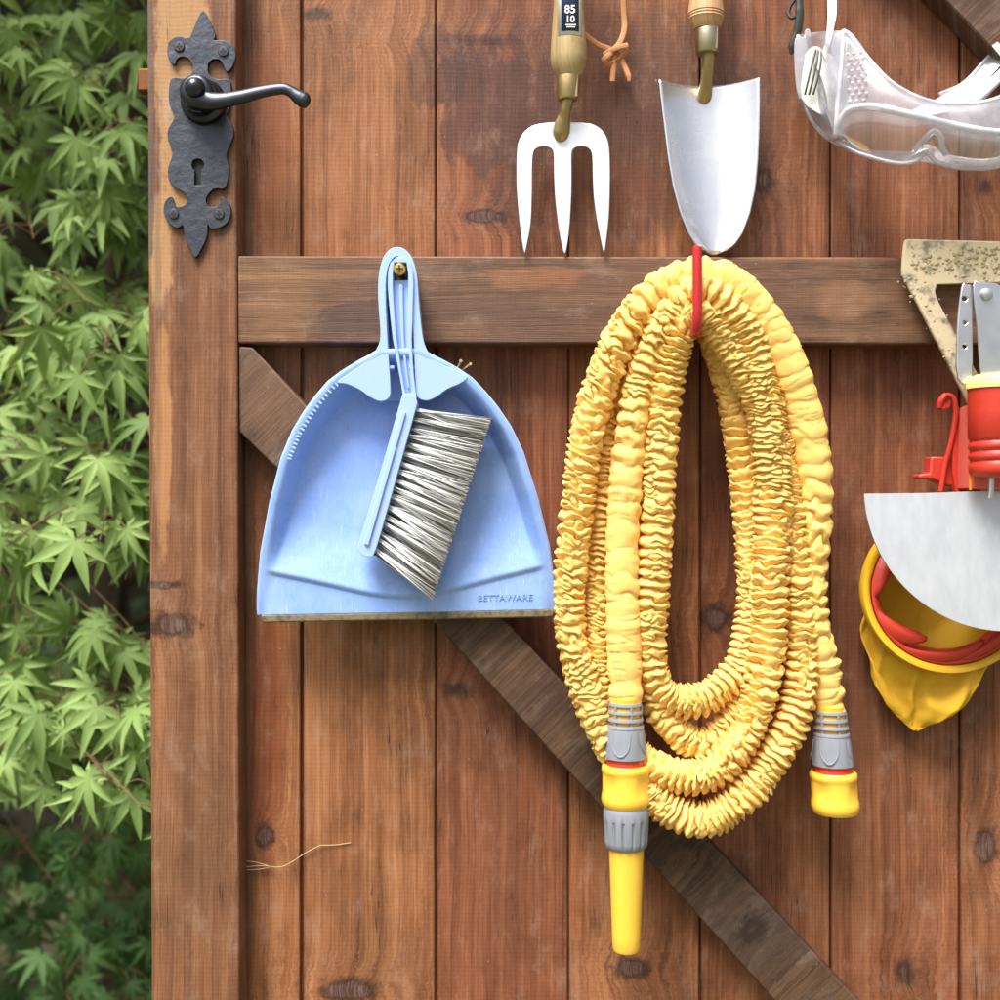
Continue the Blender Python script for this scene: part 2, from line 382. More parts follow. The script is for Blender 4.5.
M['straw'] = plastic('dry straw', lin(176, 156, 116), .8)
M['bark'] = plastic('maple bark', lin(74, 60, 46), .9, .6, None, 40, 1.0)
M['twig'] = plastic('reddish twig', lin(104, 82, 50), .7, .3)

def hose_mat():
    t = NT('yellow woven fabric'); p = t.obj()
    n = t.noise(p, 120, 4, .6); w1 = t.noise(p, 1500, 2, .6)
    at = t.n('ShaderNodeAttribute', attribute_name='seed').outputs['Fac']
    c = t.mix(t.math('MULTIPLY', n, .4), lin(255, 217, 122), lin(251, 202, 90))
    c = t.mix(t.math('MULTIPLY', w1, .3), c, lin(253, 224, 156))
    c = t.mix(t.math('MULTIPLY', t.step(t.noise(p, 70, 5, .7), .6, .78), .3), c, lin(216, 164, 74))
    b = t.n('ShaderNodeBsdfPrincipled'); t.put(b.inputs['Base Color'], c); b.inputs['Roughness'].default_value = .7
    t.put(b.inputs['Normal'], t.bump(w1, .4, .0005)); b.inputs['Specular IOR Level'].default_value = .3
    tl = t.n('ShaderNodeBsdfTranslucent'); tl.inputs[0].default_value = lin(255, 178, 36)
    m = t.n('ShaderNodeMixShader'); m.inputs[0].default_value = .2; t.put(m.inputs[1], b.outputs[0]); t.put(m.inputs[2], tl.outputs[0])
    t.t.links.new(m.outputs[0], t.out.inputs[0])
    return t.m
M['hose'] = hose_mat()

def bristle_mat():
    t = NT('grey bristles'); at = t.n('ShaderNodeAttribute', attribute_name='seed').outputs['Fac']
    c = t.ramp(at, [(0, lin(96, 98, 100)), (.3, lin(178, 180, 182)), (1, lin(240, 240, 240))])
    t.bsdf(Base_Color=c, Roughness=.45); return t.m
M['bristle'] = bristle_mat()

def bag_mat():
    t = NT('yellow cotton'); p = t.obj()
    n = t.noise(p, 45, 5, .6); w1 = t.noise(p, 900, 2, .6)
    c = t.mix(n, lin(230, 184, 44), lin(206, 156, 36))
    c = t.mix(t.math('MULTIPLY', t.step(t.noise(p, 90, 4, .7), .66, .72), .6), c, lin(120, 90, 34))
    t.bsdf(Base_Color=c, Roughness=.8, Normal=t.bump(t.math('ADD', n, t.math('MULTIPLY', w1, .3)), .3, .002), Subsurface_Weight=.1, Subsurface_Radius=(.004, .002, .001))
    return t.m
M['bag'] = bag_mat()

def clear(name, milk, tint, rough=.08, clearness=.6):
    """soft clear PVC: partly see-through, slightly milky, glossy"""
    t = NT(name); p = t.obj()
    n = t.noise(p, 26, 3, .6)
    tr = t.n('ShaderNodeBsdfTransparent'); tr.inputs[0].default_value = tint
    df = t.n('ShaderNodeBsdfTranslucent'); df.inputs[0].default_value = (.82, .82, .88, 1)
    d2 = t.n('ShaderNodeBsdfDiffuse'); d2.inputs[0].default_value = (.82, .82, .87, 1)
    gl = t.n('ShaderNodeBsdfGlossy'); gl.inputs['Roughness'].default_value = rough; gl.inputs[0].default_value = (1, 1, 1, 1)
    m0 = t.n('ShaderNodeMixShader'); m0.inputs[0].default_value = .6; t.put(m0.inputs[1], df.outputs[0]); t.put(m0.inputs[2], d2.outputs[0])
    m1 = t.n('ShaderNodeMixShader'); t.put(m1.inputs[0], t.math('MULTIPLY_ADD', t.step(n, .4, .7), milk*.8, milk*.5))
    t.put(m1.inputs[1], tr.outputs[0]); t.put(m1.inputs[2], m0.outputs[0])
    lw = t.n('ShaderNodeFresnel'); lw.inputs[0].default_value = 1.5
    m2 = t.n('ShaderNodeMixShader'); t.put(m2.inputs[0], t.math('MULTIPLY_ADD', lw.outputs[0], .6, .05, clamp=True)); t.put(m2.inputs[1], m1.outputs[0]); t.put(m2.inputs[2], gl.outputs[0])
    t.t.links.new(m2.outputs[0], t.out.inputs[0]); return t.m
M['pvc'] = clear('clear soft plastic', .30, (.94, .94, .985, 1))
M['pvc_rim'] = clear('clear plastic rim', 1.0, (.90, .92, .99, 1), .2)
M['lens'] = clear('clear lens', .16, (.96, .96, .98, 1), .03)

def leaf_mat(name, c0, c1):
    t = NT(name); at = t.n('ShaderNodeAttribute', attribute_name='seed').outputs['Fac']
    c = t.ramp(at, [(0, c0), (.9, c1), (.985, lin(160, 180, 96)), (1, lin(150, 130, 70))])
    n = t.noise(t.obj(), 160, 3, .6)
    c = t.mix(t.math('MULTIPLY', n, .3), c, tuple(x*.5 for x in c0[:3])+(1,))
    b = t.n('ShaderNodeBsdfPrincipled'); t.put(b.inputs['Base Color'], c); b.inputs['Roughness'].default_value = .55; b.inputs['Specular IOR Level'].default_value = .25
    tl = t.n('ShaderNodeBsdfTranslucent'); t.put(tl.inputs[0], t.mix(.35, c, lin(170, 200, 70)))
    m = t.n('ShaderNodeMixShader'); m.inputs[0].default_value = .28; t.put(m.inputs[1], b.outputs[0]); t.put(m.inputs[2], tl.outputs[0])
    t.t.links.new(m.outputs[0], t.out.inputs[0]); return t.m
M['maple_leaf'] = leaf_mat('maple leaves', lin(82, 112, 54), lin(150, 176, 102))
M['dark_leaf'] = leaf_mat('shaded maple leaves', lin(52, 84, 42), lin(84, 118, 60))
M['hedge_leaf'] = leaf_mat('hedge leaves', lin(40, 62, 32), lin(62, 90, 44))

def ground_mat():
    t = NT('lawn and soil'); p = t.obj()
    n = t.noise(p, 3, 6, .65); n2 = t.noise(p, 90, 4, .7)
    c = t.mix(t.step(n, .4, .6), lin(92, 108, 60), lin(126, 112, 88)); c = t.mix(t.math('MULTIPLY', n2, .6), c, lin(50, 52, 34))
    t.bsdf(Base_Color=c, Roughness=.95, Normal=t.bump(n2, .6, .02)); return t.m

# ------------------------------------------------------------------ ground
gm = bpy.data.meshes.new('ground')
gs = [-60, -20, -6, -2, 0, 2, 6, 20, 60]
gm.from_pydata([(x, y, 0) for y in gs for x in gs], [], [(j*9+i, j*9+i+1, (j+1)*9+i+1, (j+1)*9+i) for j in range(8) for i in range(8)])
go = bpy.data.objects.new('ground', gm); COL.objects.link(go); gm.materials.append(ground_mat()); go['kind'] = 'structure'

# ------------------------------------------------------------------ gate
gate = thing('wooden_gate', 'brown stained boarded wooden gate with a rail and diagonal brace, everything hangs on it', 'gate', (GX, 0, GZ))
TOP, BOT = -735, 1340
b = MB(0)
edges = [172, 302, 436, 568.5, 700, 830.5, 960, 1091, 1222, 1300]
for i in range(len(edges)-1):
    x0, x1 = edges[i]+[1,1.6,.9,.9,1.2,.9,1.1,1,1][i], edges[i+1]-[1.7,1.0,.8,1.0,.8,1.1,.9,1,1][i]
    dd = [0, .6, -.5, .4, 0, -.6, .3, 0, 0][i]
    b.box(x0, x1, TOP+4, BOT-2, -20, dd, i+1.37)
    if i: b.box(edges[i]-5, edges[i]+5, TOP+6, BOT-4, -14, -7, 40+i)
b.build('board_panel', M['boards'], gate, bevel=1.6, seg=2)
def ex(x0, x1, y): return x0+(x1-x0)*y/1000
b = MB(36); b.prism([(ex(147,151.5,TOP), TOP), (ex(236,240,TOP), TOP), (ex(236,240,BOT), BOT), (ex(147,151.5,BOT), BOT)], 1, 36, a=.31)
b.build('stile', M['stile'], gate, bevel=2.2, seg=3)
b = MB(36); b.box(1235, 1322, TOP, BOT, 1, 36, .77); b.build('stile', M['stile'], gate, bevel=2.2, seg=3)
b = MB(36); b.prism([(237.5,255.5),(1234,257.5),(1234,344.5),(237.8,343)], 1, 35, a=.52); b.build('rail', M['rail'], gate, bevel=2.0, seg=3)
b = MB(36); b.box(235, 1234.5, TOP+2, TOP+90, 1, 35, .11); b.build('rail', M['rail'], gate, bevel=2.0, seg=3)
b = MB(36); b.box(241, 1234.5, BOT-92, BOT-2, 1, 35, .18); b.build('rail', M['rail'], gate, bevel=2.0, seg=3)
b = MB(34); b.prism([(238.5,346),(252,347),(860,1003),(1105,1247),(1015,1247),(776,1003),(430,618),(239,432)], 1, 33, a=.64); b.build('brace', M['brace'], gate, bevel=1.8, seg=2)
b = MB(34); b.prism([(238,-644),(330,-644),(1233,168),(1233,254),(1190,254),(948,2)], 1, 33, a=.83); b.build('brace', M['brace'], gate, bevel=1.8, seg=2)
# latch tongue sticking out of the stile's edge
b = MB(18); b.box(138.5, 160, 70, 93, 10, 24); b.build('latch_tongue', metal('rusty latch', lin(128, 88, 58), .6, .6), gate, bevel=2)
# lever handle on its back plate
K = [(235,40),(262,85),(280,130),(275,150),(310,150),(340,165),(355,195),(352,225),(335,260),(318,265),(312,245),(295,222),(270,222),(255,235),(252,255),(258,278),(290,295),(330,295),(338,330),(332,400),(322,430),(345,470),(345,510),(322,570),(330,620),(325,670),(312,700),(275,700),(245,735),(255,765),(280,768),(298,750),(302,730),(325,745),(338,780),(330,815),(305,840),(265,848),(252,832),(250,870),(235,910),(205,955),(180,910),(165,870),(160,835),(140,845),(105,825),(88,785),(95,745),(118,728),(130,760),(155,765),(178,745),(165,715),(130,695),(108,670),(105,620),(122,570),(105,520),(105,480),(130,430),(110,390),(108,330),(120,290),(165,290),(195,270),(195,240),(175,215),(150,212),(135,225),(130,240),(112,230),(102,195),(110,155),(140,135),(175,140),(190,130),(210,80)]
kk = lambda c: (140+c[0]/3.705, c[1]/3.703)
outl = [kk(c) for c in K]
outl = [q for i, q in enumerate(rounded(outl, 3))]
keyh = [(198+6.2*math.cos(a), 165+6.2*math.sin(a)) for a in [R(120+ i*300/18) for i in range(19)]]
keyh = keyh + [(201.4,185.5),(194.4,185.5)]
b = MB(40); b.prism(outl, 36.3, 41, holes=[keyh])
plate = b.build('handle_backplate', M['iron'], gate, bevel=1.6, seg=3)
b = MB(38); b.prism([(189,156),(206,156),(206,188),(189,188)], 36.1, 36.9); b.build('keyhole_shade', M['black'], plate)  # black sheet behind the hole, its darkness put in as colour
for sx, sy in ((145,172),(308,190),(124,792),(293,792)):
    x, y = kk((sx, sy))
    b = MB(42); b.lathe(x, 0, [(40.5,5.2),(42,5.2),(42.8,4.4),(43,.6)], 20, 'd', y)
    sc = b.build('screw', M['screw_dark'], plate)
    b = MB(42); b.box(x-3, x+3, y-.8, y+.8, 42.6, 43.3); b.box(x-.8, x+.8, y-3, y+3, 42.7, 43.4); b.build('slot_shade', M['black'], sc)  # black bars stand for the shade in the cross recess
b = MB(68)
b.lathe(197, 0, [(40,23),(44,23),(47,21.5),(49,19),(52,17.5),(60,17)], 36, 'd', 93)
pth = catmull([(194,90,62),(202,98,65),(216,101,67),(240,97.5,69),(262,92.5,70),(281,89.5,70),(290,91.5,70),(298,97,70),(304,100.5,69.5),(310.5,102.5,69)], 6)
rr = np.interp(np.linspace(0,1,len(pth)), [0,.12,.3,.5,.62,.70,.80,.88,.94,.975,1], [13,11,7.4,6.0,5.8,6.0,7.6,8.4,7.6,5.6,1.5])
b.tube(pth, rr, 18, flat=.7)
b.lathe(195.5, 0, [(58,17),(66,17),(69,15.6),(71,12)], 32, 'd', 90.5)
b.lathe(196, 0, [(68,10),(74,10),(78,8.4),(81,5.4),(82.5,1)], 28, 'd', 89)
b.build('lever', M['iron_smooth'], plate, sharp=50)

# ------------------------------------------------------------------ hook and screw
def single(mb, name, mat, label, cat, group=None, **kw):
    return tag(mb.build(name, mat, None, **kw), label, cat, group)
b = MB(116)
b.tube(catmull([(697,331,30),(697,331,60),(697,331,100),(697,329,112),(697,318,117),(697,300,118),(697,270,118),(697,252,117.5),(697,246,117)], 5), [5]*39+[4.4,3.0], 16)
hook = single(b, 'red_hook', M['red_vinyl'], 'red coated hook on the gate rail carrying the coiled yellow hose', 'hook')
b = MB(80)
b.lathe(399.5, 0, [(30,2.8),(78,2.8),(78.5,6.2),(80,6.2),(81.6,5),(82.2,1)], 24, 'd', 269)
scr = tag(b.build('brass_screw', M['brass_screw'], None), 'brass cross head screw holding up the blue dustpan and brush', 'screw')
b = MB(80); b.box(395.6,403.4,268.2,269.8,81.2,82.5); b.box(398.7,400.3,265.2,272.8,81.3,82.6); b.build('slot_shade', M['black'], scr)  # recess shade laid on the head as black bars

# ------------------------------------------------------------------ dustpan
rot = R(-1.1)
def rt(p, c=(400, 300)):
    x, y = p[0]-c[0], p[1]-c[1]
    q = (c[0]+x*math.cos(rot)-y*math.sin(rot)-2.2, c[1]+x*math.sin(rot)+y*math.cos(rot))
    return q+tuple(p[2:])
pan = thing('dustpan', 'pale blue plastic dustpan with a looped handle hanging from the gate rail', 'dustpan', P(402, 612, 48))
W = [(352,20),(358,30),(364,42),(372,56),(382,70),(395,82),(410,94),(430,107),(455,118.5),(500,132),(550,143.5),(590,149),(613,150.5)]
wy = [a for a, _ in W]; ww = [c for _, c in W]
ys = np.concatenate([np.linspace(352, 410, 46), np.linspace(412, 540, 50), np.linspace(541, 613, 73)])
us = np.sin(np.linspace(-1, 1, 111)*math.pi/2*.98); us = us/us[-1]
oy = np.concatenate([np.linspace(352, 613, 400)]*2); ox = np.concatenate([np.interp(oy[:400], wy, ww), -np.interp(oy[:400], wy, ww)])
tx = np.linspace(-20, 20, 60); oxx = np.concatenate([ox, tx]); oyy = np.concatenate([oy, np.full(60, 352.)])
G = []
for y in ys:
    wv = np.interp(y, wy, ww); row = []
    x = us*wv
    dist = np.sqrt(((x[:, None]-oxx[None])**2+(y-oyy[None])**2).min(1))
    v = (y-352)/261
    rim = 76-30*v**1.5
    yc = 592-30*(np.abs(x)/150)**2+3*np.cos(x/28)
    fl = 37+6*np.clip((y-410)/150, 0, 1)+10*np.clip((y-(yc-60))/60, 0, 1)**1.7
    below = np.clip((y-yc)/4.5, 0, 1); fl = fl-below*3.0
    fl = fl+2.5*np.exp(-((x+15)/60)**2)*np.exp(-((y-480)/60)**2)
    wallw = 19-7*v
    k = np.clip((dist-4.2)/wallw, 0, 1); k = k*k*(3-2*k)
    dd = rim+(fl-rim)*k
    dd = np.where(dist < 4.2, rim-.5*np.maximum(0, 1.6-dist), dd)
    for i in range(len(us)): row.append(rt((402.6+x[i], y, dd[i])))
    G.append(row)
b = MB(55); b.grid(G); b.build('pan', M['blue_scuffed'], pan, solid=3.2, sharp=60, offset=0)
# outer skirt of the rim so that the sides have depth
b = MB(55)
sk = []
for s_ in (-1, 1):
    a_ = []
    for y in np.linspace(356, 612, 60):
        v = (y-352)/261; w_ = np.interp(y, wy, ww)+.6; rim = 75-30*v**1.5
        a_.append([rt((402.6+s_*w_, y, rim)), rt((402.6+s_*(w_-5), y, max(38, rim-26+18*v)))])
    b.grid(a_)
b.build('rim_skirt', M['blue'], pan, solid=2, sharp=60, offset=0)
b = MB(55); b.prism([rt(q) for q in [(256,612.6),(551,612.4),(550,620.5),(258,620.5)]], 40, 52); b.build('rubber_lip', M['lip'], pan, bevel=1.5)
b = MB(60)
for i in range(22):                       # comb along the left of the rim
    y = 376+i*(455-376)/21; w_ = np.interp(y, wy, ww); w2 = np.interp(y+1, wy, ww)
    n_ = Vector((1, -(w2-w_))).normalized(); tn = Vector((n_.y, -n_.x)); v = (y-352)/261; rim = 76-30*v**1.5
    c0 = Vector((402.6-w_, y)); nn = Vector((n_.x, -n_.y))
    nn = Vector((1, (w2-w_))).normalized(); tn = Vector((-nn.y, nn.x))
    q = [c0+nn*1+tn*1.1, c0+nn*8.5+tn*1.1, c0+nn*8.5-tn*1.1, c0+nn*1-tn*1.1]
    b.prism([rt((z.x, z.y)) for z in q], rim-6, rim+1.2)
b.build('comb_teeth', M['blue'], pan, bevel=.4, seg=1)
outer = [(382,335),(380.5,300),(381.5,275),(386,258),(393,249.5),(400.5,247),(408,249.5),(415,258),(419.5,275),(421,300),(424,335),(429,352),(441,364),(456,371),(468,378),(462,384),(448,390),(436,398),(426,401),(417.5,397),(416,385),(415,340),
         (413.5,300),(412,276),(408,262),(400.5,256),(393,262),(389,276),(388,300),(389,340),(391,385),(389.5,397),(381,401),(371,397),(360,389),(347,383),(338,381),(352,371),(366,362),(377,350)]
b = MB(76); b.prism([rt(q) for q in rounded(outer, 4)], 69, 76.4)
wall = [(383,365),(382,335),(381.3,300),(382.3,275),(386.8,258.6),(393.6,250.3),(400.5,247.8),(407.4,250.3),(414.2,258.6),(418.7,275),(420.2,300),(423,335),(423,365),(416,365),(414.6,340),(413,300),(411.5,276.5),(407.5,262.6),(400.5,256.8),(393.5,262.6),(389.5,276.5),(388.5,300),(389.4,340),(390,365)]
b.prism([rt(q) for q in wall], 38, 69.5)
fl = [(384,398),(384,300),(385,276),(390,258),(400.5,250),(411,258),(417,276),(418.5,300),(422,398)]
b.prism([rt(q) for q in fl], 37.5, 42, holes=[[rt(q) for q in circ(401, 269, 6, 16)]])
for yy in (277, 367):
    b.box(388.5, 394, yy-1.6, yy+1.6, 62, 74); b.box(409, 414.5, yy-1.6, yy+1.6, 62, 74)
b.build('handle', M['blue'], pan, bevel=1.6, seg=2, sharp=40)

def font_mesh(txt, size, x, y, d, d0, mat, parent, name, rot=0, depth=.6, align='CENTER', bold=0.0, sx=1.0):
    cu = bpy.data.curves.new('txt', 'FONT'); cu.body = txt; cu.size = size; cu.align_x = align; cu.align_y = 'CENTER'
    cu.extrude = depth/2; cu.offset = bold; cu.resolution_u = 3
    ob = bpy.data.objects.new('txt', cu); COL.objects.link(ob)
    dg = bpy.context.evaluated_depsgraph_get(); dg.update()
    me = bpy.data.meshes.new_from_object(ob.evaluated_get(dg))
    vs = [v.co.copy() for v in me.vertices]; fs = [list(p.vertices) for p in me.polygons]
    bpy.data.objects.remove(ob); bpy.data.curves.remove(cu); bpy.data.meshes.remove(me)
    bb = MB(d0); ca, sa = math.cos(rot), math.sin(rot)
    bb.add([(x+(v.x*ca-v.y*sa)*sx, y-(v.x*sa+v.y*ca), d+v.z) for v in vs], fs)
    return bb.build(name, mat, parent, sharp=30)
font_mesh('BETTAWARE', 8.6, 505, 597.5, 51.7, 50, M['blue_deep'], pan, 'embossed_lettering', R(1.1), 2.2, sx=1.12)

# ------------------------------------------------------------------ hand brush
brush = thing('hand_brush', 'pale blue hand brush with grey bristles clipped inside the dustpan', 'brush', P(440, 598, 66))
hw = [(257,3),(259,7),(264,10.5),(272,12.6),(285,13),(300,12.2),(320,11),(340,9.4),(360,8),(380,7),(396,6.6)]
cxs = lambda y: np.interp(y, [257,300,340,370,398], [400.5,401,402.5,406,410])
def side(f, y0, y1, n=26):
    yy = np.linspace(y0, y1, n)
    L_ = [(cxs(y)-f*np.interp(y, [a for a, _ in hw], [c for _, c in hw]), y) for y in yy]
    R_ = [(cxs(y)+f*np.interp(y, [a for a, _ in hw], [c for _, c in hw]), y) for y in yy]
    return L_+R_[::-1]
b = MB(78); b.ring_prism(side(1, 257, 404), side(.60, 263, 394), 62, 80)
b.prism(side(.72, 279, 400), 60, 72.5)
b.prism(side(.16, 284, 388), 72, 76)
b.build('handle', M['blue'], brush, bevel=1.8, seg=3)
b = MB(74); b.prism(rounded([(404,396),(412,395),(417.5,402),(416,412),(396,483),(377,549),(371,556),(364,555),(358.5,549),(361,540),(381,474),(401,404)], 3), 58, 86)
b.prism([(403,412),(407,413.5),(370,545),(365.5,543.5)], 85, 88.5)
b.build('brush_block', M['blue'], brush, bevel=3, seg=3)
b = MB(70)
A0, A1, B0, B1 = np.array((414.,405.)), np.array((373.,552.)), np.array((491.,419.)), np.array((433.,598.))
nt = 17
for i in range(nt):
    for dl in (64, 71, 78):
        t0 = (i+.5)/nt+random.uniform(-.008, .008)+(.5 if dl == 71 else 0)/nt
        if t0 > 1: continue
        for k in range(38):
            ta = t0+random.gauss(0, .006); tb = min(1.0, max(0.0, t0+random.gauss(0, .017)+(random.gauss(0, .03) if random.random() < .25 else 0)))
            a = A0+(A1-A0)*ta; e = B0+(B1-B0)*tb
            e = a+(e-a)*random.uniform(.93, 1.015)
            da = dl+random.gauss(0, 1.3); de = dl+random.gauss(0, 4.5)+2
            m = (a+e)/2+np.array((random.gauss(0, .3), random.gauss(0, .25)+.2))
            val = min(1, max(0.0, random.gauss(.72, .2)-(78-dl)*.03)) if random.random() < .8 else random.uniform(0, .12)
            b.tube([(a[0], a[1], da), (m[0], m[1], (da+de)/2), (e[0], e[1], de)], [.66, .64, .5], 4, a=val)
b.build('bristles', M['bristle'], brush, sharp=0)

# ------------------------------------------------------------------ hose
hose = thing('garden_hose', 'yellow ruffled fabric garden hose coiled in long loops over the red hook', 'hose', P(700, 840, 66))
# px, py, depth, radius, fold length, fold depth
HP = [(626,708,74,15,26,.07),(624,640,74,17,21,.08),(622,560,72,16.5,19,.09),(626,480,72,17,18,.12),(633,420,74,16,14,.22),(645,365,78,15.5,13,.30),(668,318,88,15.5,12,.34),(697,290,96,15.5,10,.34),
 (728,308,92,16,9,.32),(752,352,86,16,8.5,.34),(768,420,80,17,8.5,.34),(773,500,76,18,8.5,.32),(770,580,74,18.5,9.5,.30),(767,650,72,18,10,.30),(757,705,72,17,9.5,.32),(735,750,72,16.5,8.5,.34),(700,776,70,16.5,7.5,.36),(660,770,66,16,8,.34),(625,745,56,15.5,9,.34),(604,700,52,15,9,.34),
 (598,640,50,15,9,.34),(598,570,48,15,8.5,.36),(602,500,48,15,8.5,.36),(610,430,50,15.5,9.5,.34),(628,360,56,15.5,9.5,.34),(660,308,60,15.5,9,.34),(697,291,62,15.5,9,.34),
 (727,325,58,15.5,9,.32),(745,390,52,15.5,9,.32),(754,470,48,15.5,9,.32),(757,560,46,15.5,9,.3),(757,640,50,15.5,9,.3),(743,700,54,15.5,8.5,.32),(712,740,56,15,8.5,.34),(685,738,56,15,9,.32),(662,712,54,15,9,.32),(650,670,48,14.5,9,.32),
 (650,600,46,14.5,9,.32),(653,520,44,14.5,9,.32),(660,440,46,14.5,9,.32),(668,370,52,14.5,9,.32),(680,330,56,14.5,9,.32),(697,314,60,14.5,9,.32),
 (714,340,58,14.5,9.5,.28),(732,400,54,14.5,9.5,.26),(744,480,52,14.5,9.5,.26),(750,560,54,14.5,9,.28),(751,615,56,14.5,9,.3),(740,664,60,15,8.5,.34),(714,692,62,15.5,8,.36),(686,701,62,15.5,7.5,.38),(661,690,60,15,8.5,.36),
 (650,655,64,15,9,.34),(652,600,68,15.5,9,.34),(657,530,70,16,9.5,.30),(660,460,72,16.5,10,.28),(665,390,76,16.5,9.5,.28),(678,338,86,15.5,9,.32),(697,312,97,14.5,8.5,.34),
 (722,335,90,15,8.5,.34),(752,388,80,15,8.5,.34),(778,452,70,15,9,.34),(792,520,66,15.5,9.5,.32),(800,600,64,16,9,.32),(802,660,64,16,8.5,.34),(794,714,66,16,8,.36),(770,764,68,16.5,8,.36),(735,803,70,16.5,7.5,.36),(698,820,70,16.5,7.5,.36),(655,800,66,16,8,.36),(615,752,62,16,9,.34),
 (590,702,62,16,10,.30),(573,645,64,15.5,10.5,.28),(569,590,66,15.5,10.5,.28),(576,520,68,16,11,.30),(585,450,70,16.5,12,.32),(600,385,74,17,12,.34),(628,325,80,16.5,13,.34),(660,288,84,16,18,.26),(697,275,84,16,26,.16),
 (735,286,86,17,21,.085),(770,327,84,18,19,.07),(795,385,80,18.5,21,.06),(812,455,74,18,20,.075),(816,520,70,15.5,16,.22),(813,570,66,13.5,15,.30),(815,620,64,13.5,16,.28),(824,670,60,16,19,.16),(830,718,58,14.5,24,.08)]
ctrl = np.array([tuple(P(a, c, d))+(r, fw, fa) for a, c, d, r, fw, fa in HP])
cm = catmull(ctrl, 24)
seglen = np.linalg.norm(np.diff(cm[:, :3], axis=0), axis=1)/S; cum = np.concatenate([[0], np.cumsum(seglen)])
NS = int(cum[-1]/1.0); ss = np.linspace(0, cum[-1], NS)
cen = np.stack([np.interp(ss, cum, cm[:, i]) for i in range(6)], 1)
ker = np.ones(9)/9
for i in range(6):
    pad = np.pad(cen[:, i], 4, mode='edge'); cen[:, i] = np.convolve(pad, ker, 'valid')
pos = cen[:, :3]; rad = cen[:, 3]; fw = cen[:, 4]; fa = cen[:, 5]
# the strand wanders a little
tang = np.gradient(pos, axis=0); tang /= np.linalg.norm(tang, axis=1)[:, None]
n0 = np.array((0., -1., 0.)); nrm = np.zeros_like(pos)
for i in range(NS):
    n0 = n0-tang[i]*n0.dot(tang[i]); n0 /= np.linalg.norm(n0); nrm[i] = n0
bin_ = np.cross(tang, nrm)
NTH = 80
th = np.linspace(0, 2*math.pi, NTH, endpoint=False)
SS, TH = np.meshgrid(ss, th, indexing='ij')
fwv = fw*(1+.42*vnoise(ss/34.0, ss*0+3.3, ss*0+1.7)+.2*vnoise(ss/13.0, ss*0+9.3, ss*0+4.7))
cph = np.cumsum(1.0/fwv)*(ss[1]-ss[0]); PH = cph[:, None]+0*TH
FA = fa[:, None]+0*TH; RA = rad[:, None]+0*TH
tw = ss*.004+1.5*np.sin(ss*.006)
C_, S_ = np.cos(TH+tw[:, None]), np.sin(TH+tw[:, None])
w1 = vnoise(C_*1.2+40, S_*1.2+7, SS/26.0); w2 = vnoise(C_*2.6+11, S_*2.6+90, SS/11.0); w3 = vnoise(C_*5+3, S_*5+31, SS/5.0)
zone = np.clip(vnoise(C_*1.1+60, S_*1.1+20, SS/60.0)*2.2-.2, 0, 1)
smo = np.clip((fw-14)/8, 0, 1)[:, None]
ph = PH+(.42-.25*smo)*w1+(.26-.2*smo)*w2+.55*zone*(1-smo)*np.sin(3*(TH+tw[:, None])+6.28*PH*.5)
p1 = np.abs(np.sin(math.pi*ph))**.5
ph2 = PH*1.63+.55*w2-.4*w1+2.1
p2 = np.abs(np.sin(math.pi*ph2))**.6
mixw = np.clip(.5+1.6*vnoise(C_*1.6+5, S_*1.6+77, SS/18.0), 0, 1)*np.clip((18-fw)/6, 0, 1)[:, None]
puff = p1*(1-.55*mixw)+.55*mixw*np.minimum(p2, p1+.25)
ampm = .98+.6*vnoise(C_*1.5+70, S_*1.5+44, SS/15.0)
ampm = ampm*(1-smo)+smo*np.clip(.75+1.5*vnoise(C_*.9+30, S_*.9+14, SS/12.0), .1, 1.5)
puff = puff*(1-.5*smo)+.5*smo*np.abs(np.sin(math.pi*ph))
RR = RA*.86*(1+FA*2.25*ampm*(puff-.66)+.035*w3*np.minimum(1, FA/.2)+.05*w1)
nz_ = vnoise(C_*.4+9, S_*.4+2, SS/8.0+.35*w1); crease = np.exp(-(nz_/.07)**2)*np.clip(vnoise(C_*.8+19, S_*.8+12, SS/18.0)*2.2+.5, 0, 1)
nz2 = vnoise(C_*.9+49, S_*.9+22, SS/5.0+.5*w1); crease2 = np.exp(-(nz2/.09)**2)*np.clip(vnoise(C_*1.2+39, S_*1.2+72, SS/22.0)*2.4, 0, 1)
RS = RA*.97*(1+.06*vnoise(C_*.4+90, S_*.4+32, SS/13.0)-.12*crease-.06*crease2+.02*w2+FA*.9*(puff-.6))
RR = RR*(1-smo)+RS*smo
lat = (.9*np.sin(2*math.pi*(PH+.3*w1))*np.cos(TH)*FA*8)          # ruffles push sideways
sm = np.clip((fw-14)/8, 0, 1)[:, None]                            # smooth stretches are flattened
V = pos[:, None, :]+S*((RR*np.cos(TH)*(1-.28*sm)+0*lat)[..., None]*nrm[:, None, :]+((RR*np.sin(TH))+lat*.35+smo*1.6*np.sin(SS*.42+2*np.sin(SS*.09))*np.clip(FA/.08-.6, 0, 1.2)*np.sign(np.sin(TH))*np.abs(np.sin(TH)))[..., None]*bin_[:, None, :])
lean = np.clip(w1*1.6+.9*np.sin(SS/70.0), -1, 1)
V += S*(FA*18*(1-.7*smo)*(puff-.5)*lean)[..., None]*tang[:, None, :]
base = root_loc(hose)
me = bpy.data.meshes.new('hose_tube')
nv = NS*NTH; ii, jj = np.meshgrid(np.arange(NS-1), np.arange(NTH), indexing='ij')
Q = np.stack([ii*NTH+jj, ii*NTH+(jj+1) % NTH, (ii+1)*NTH+(jj+1) % NTH, (ii+1)*NTH+jj], -1).reshape(-1, 4)[:, ::-1]
me.vertices.add(nv); me.vertices.foreach_set('co', (V.reshape(-1, 3)-np.array(base)).astype(np.float32).ravel())
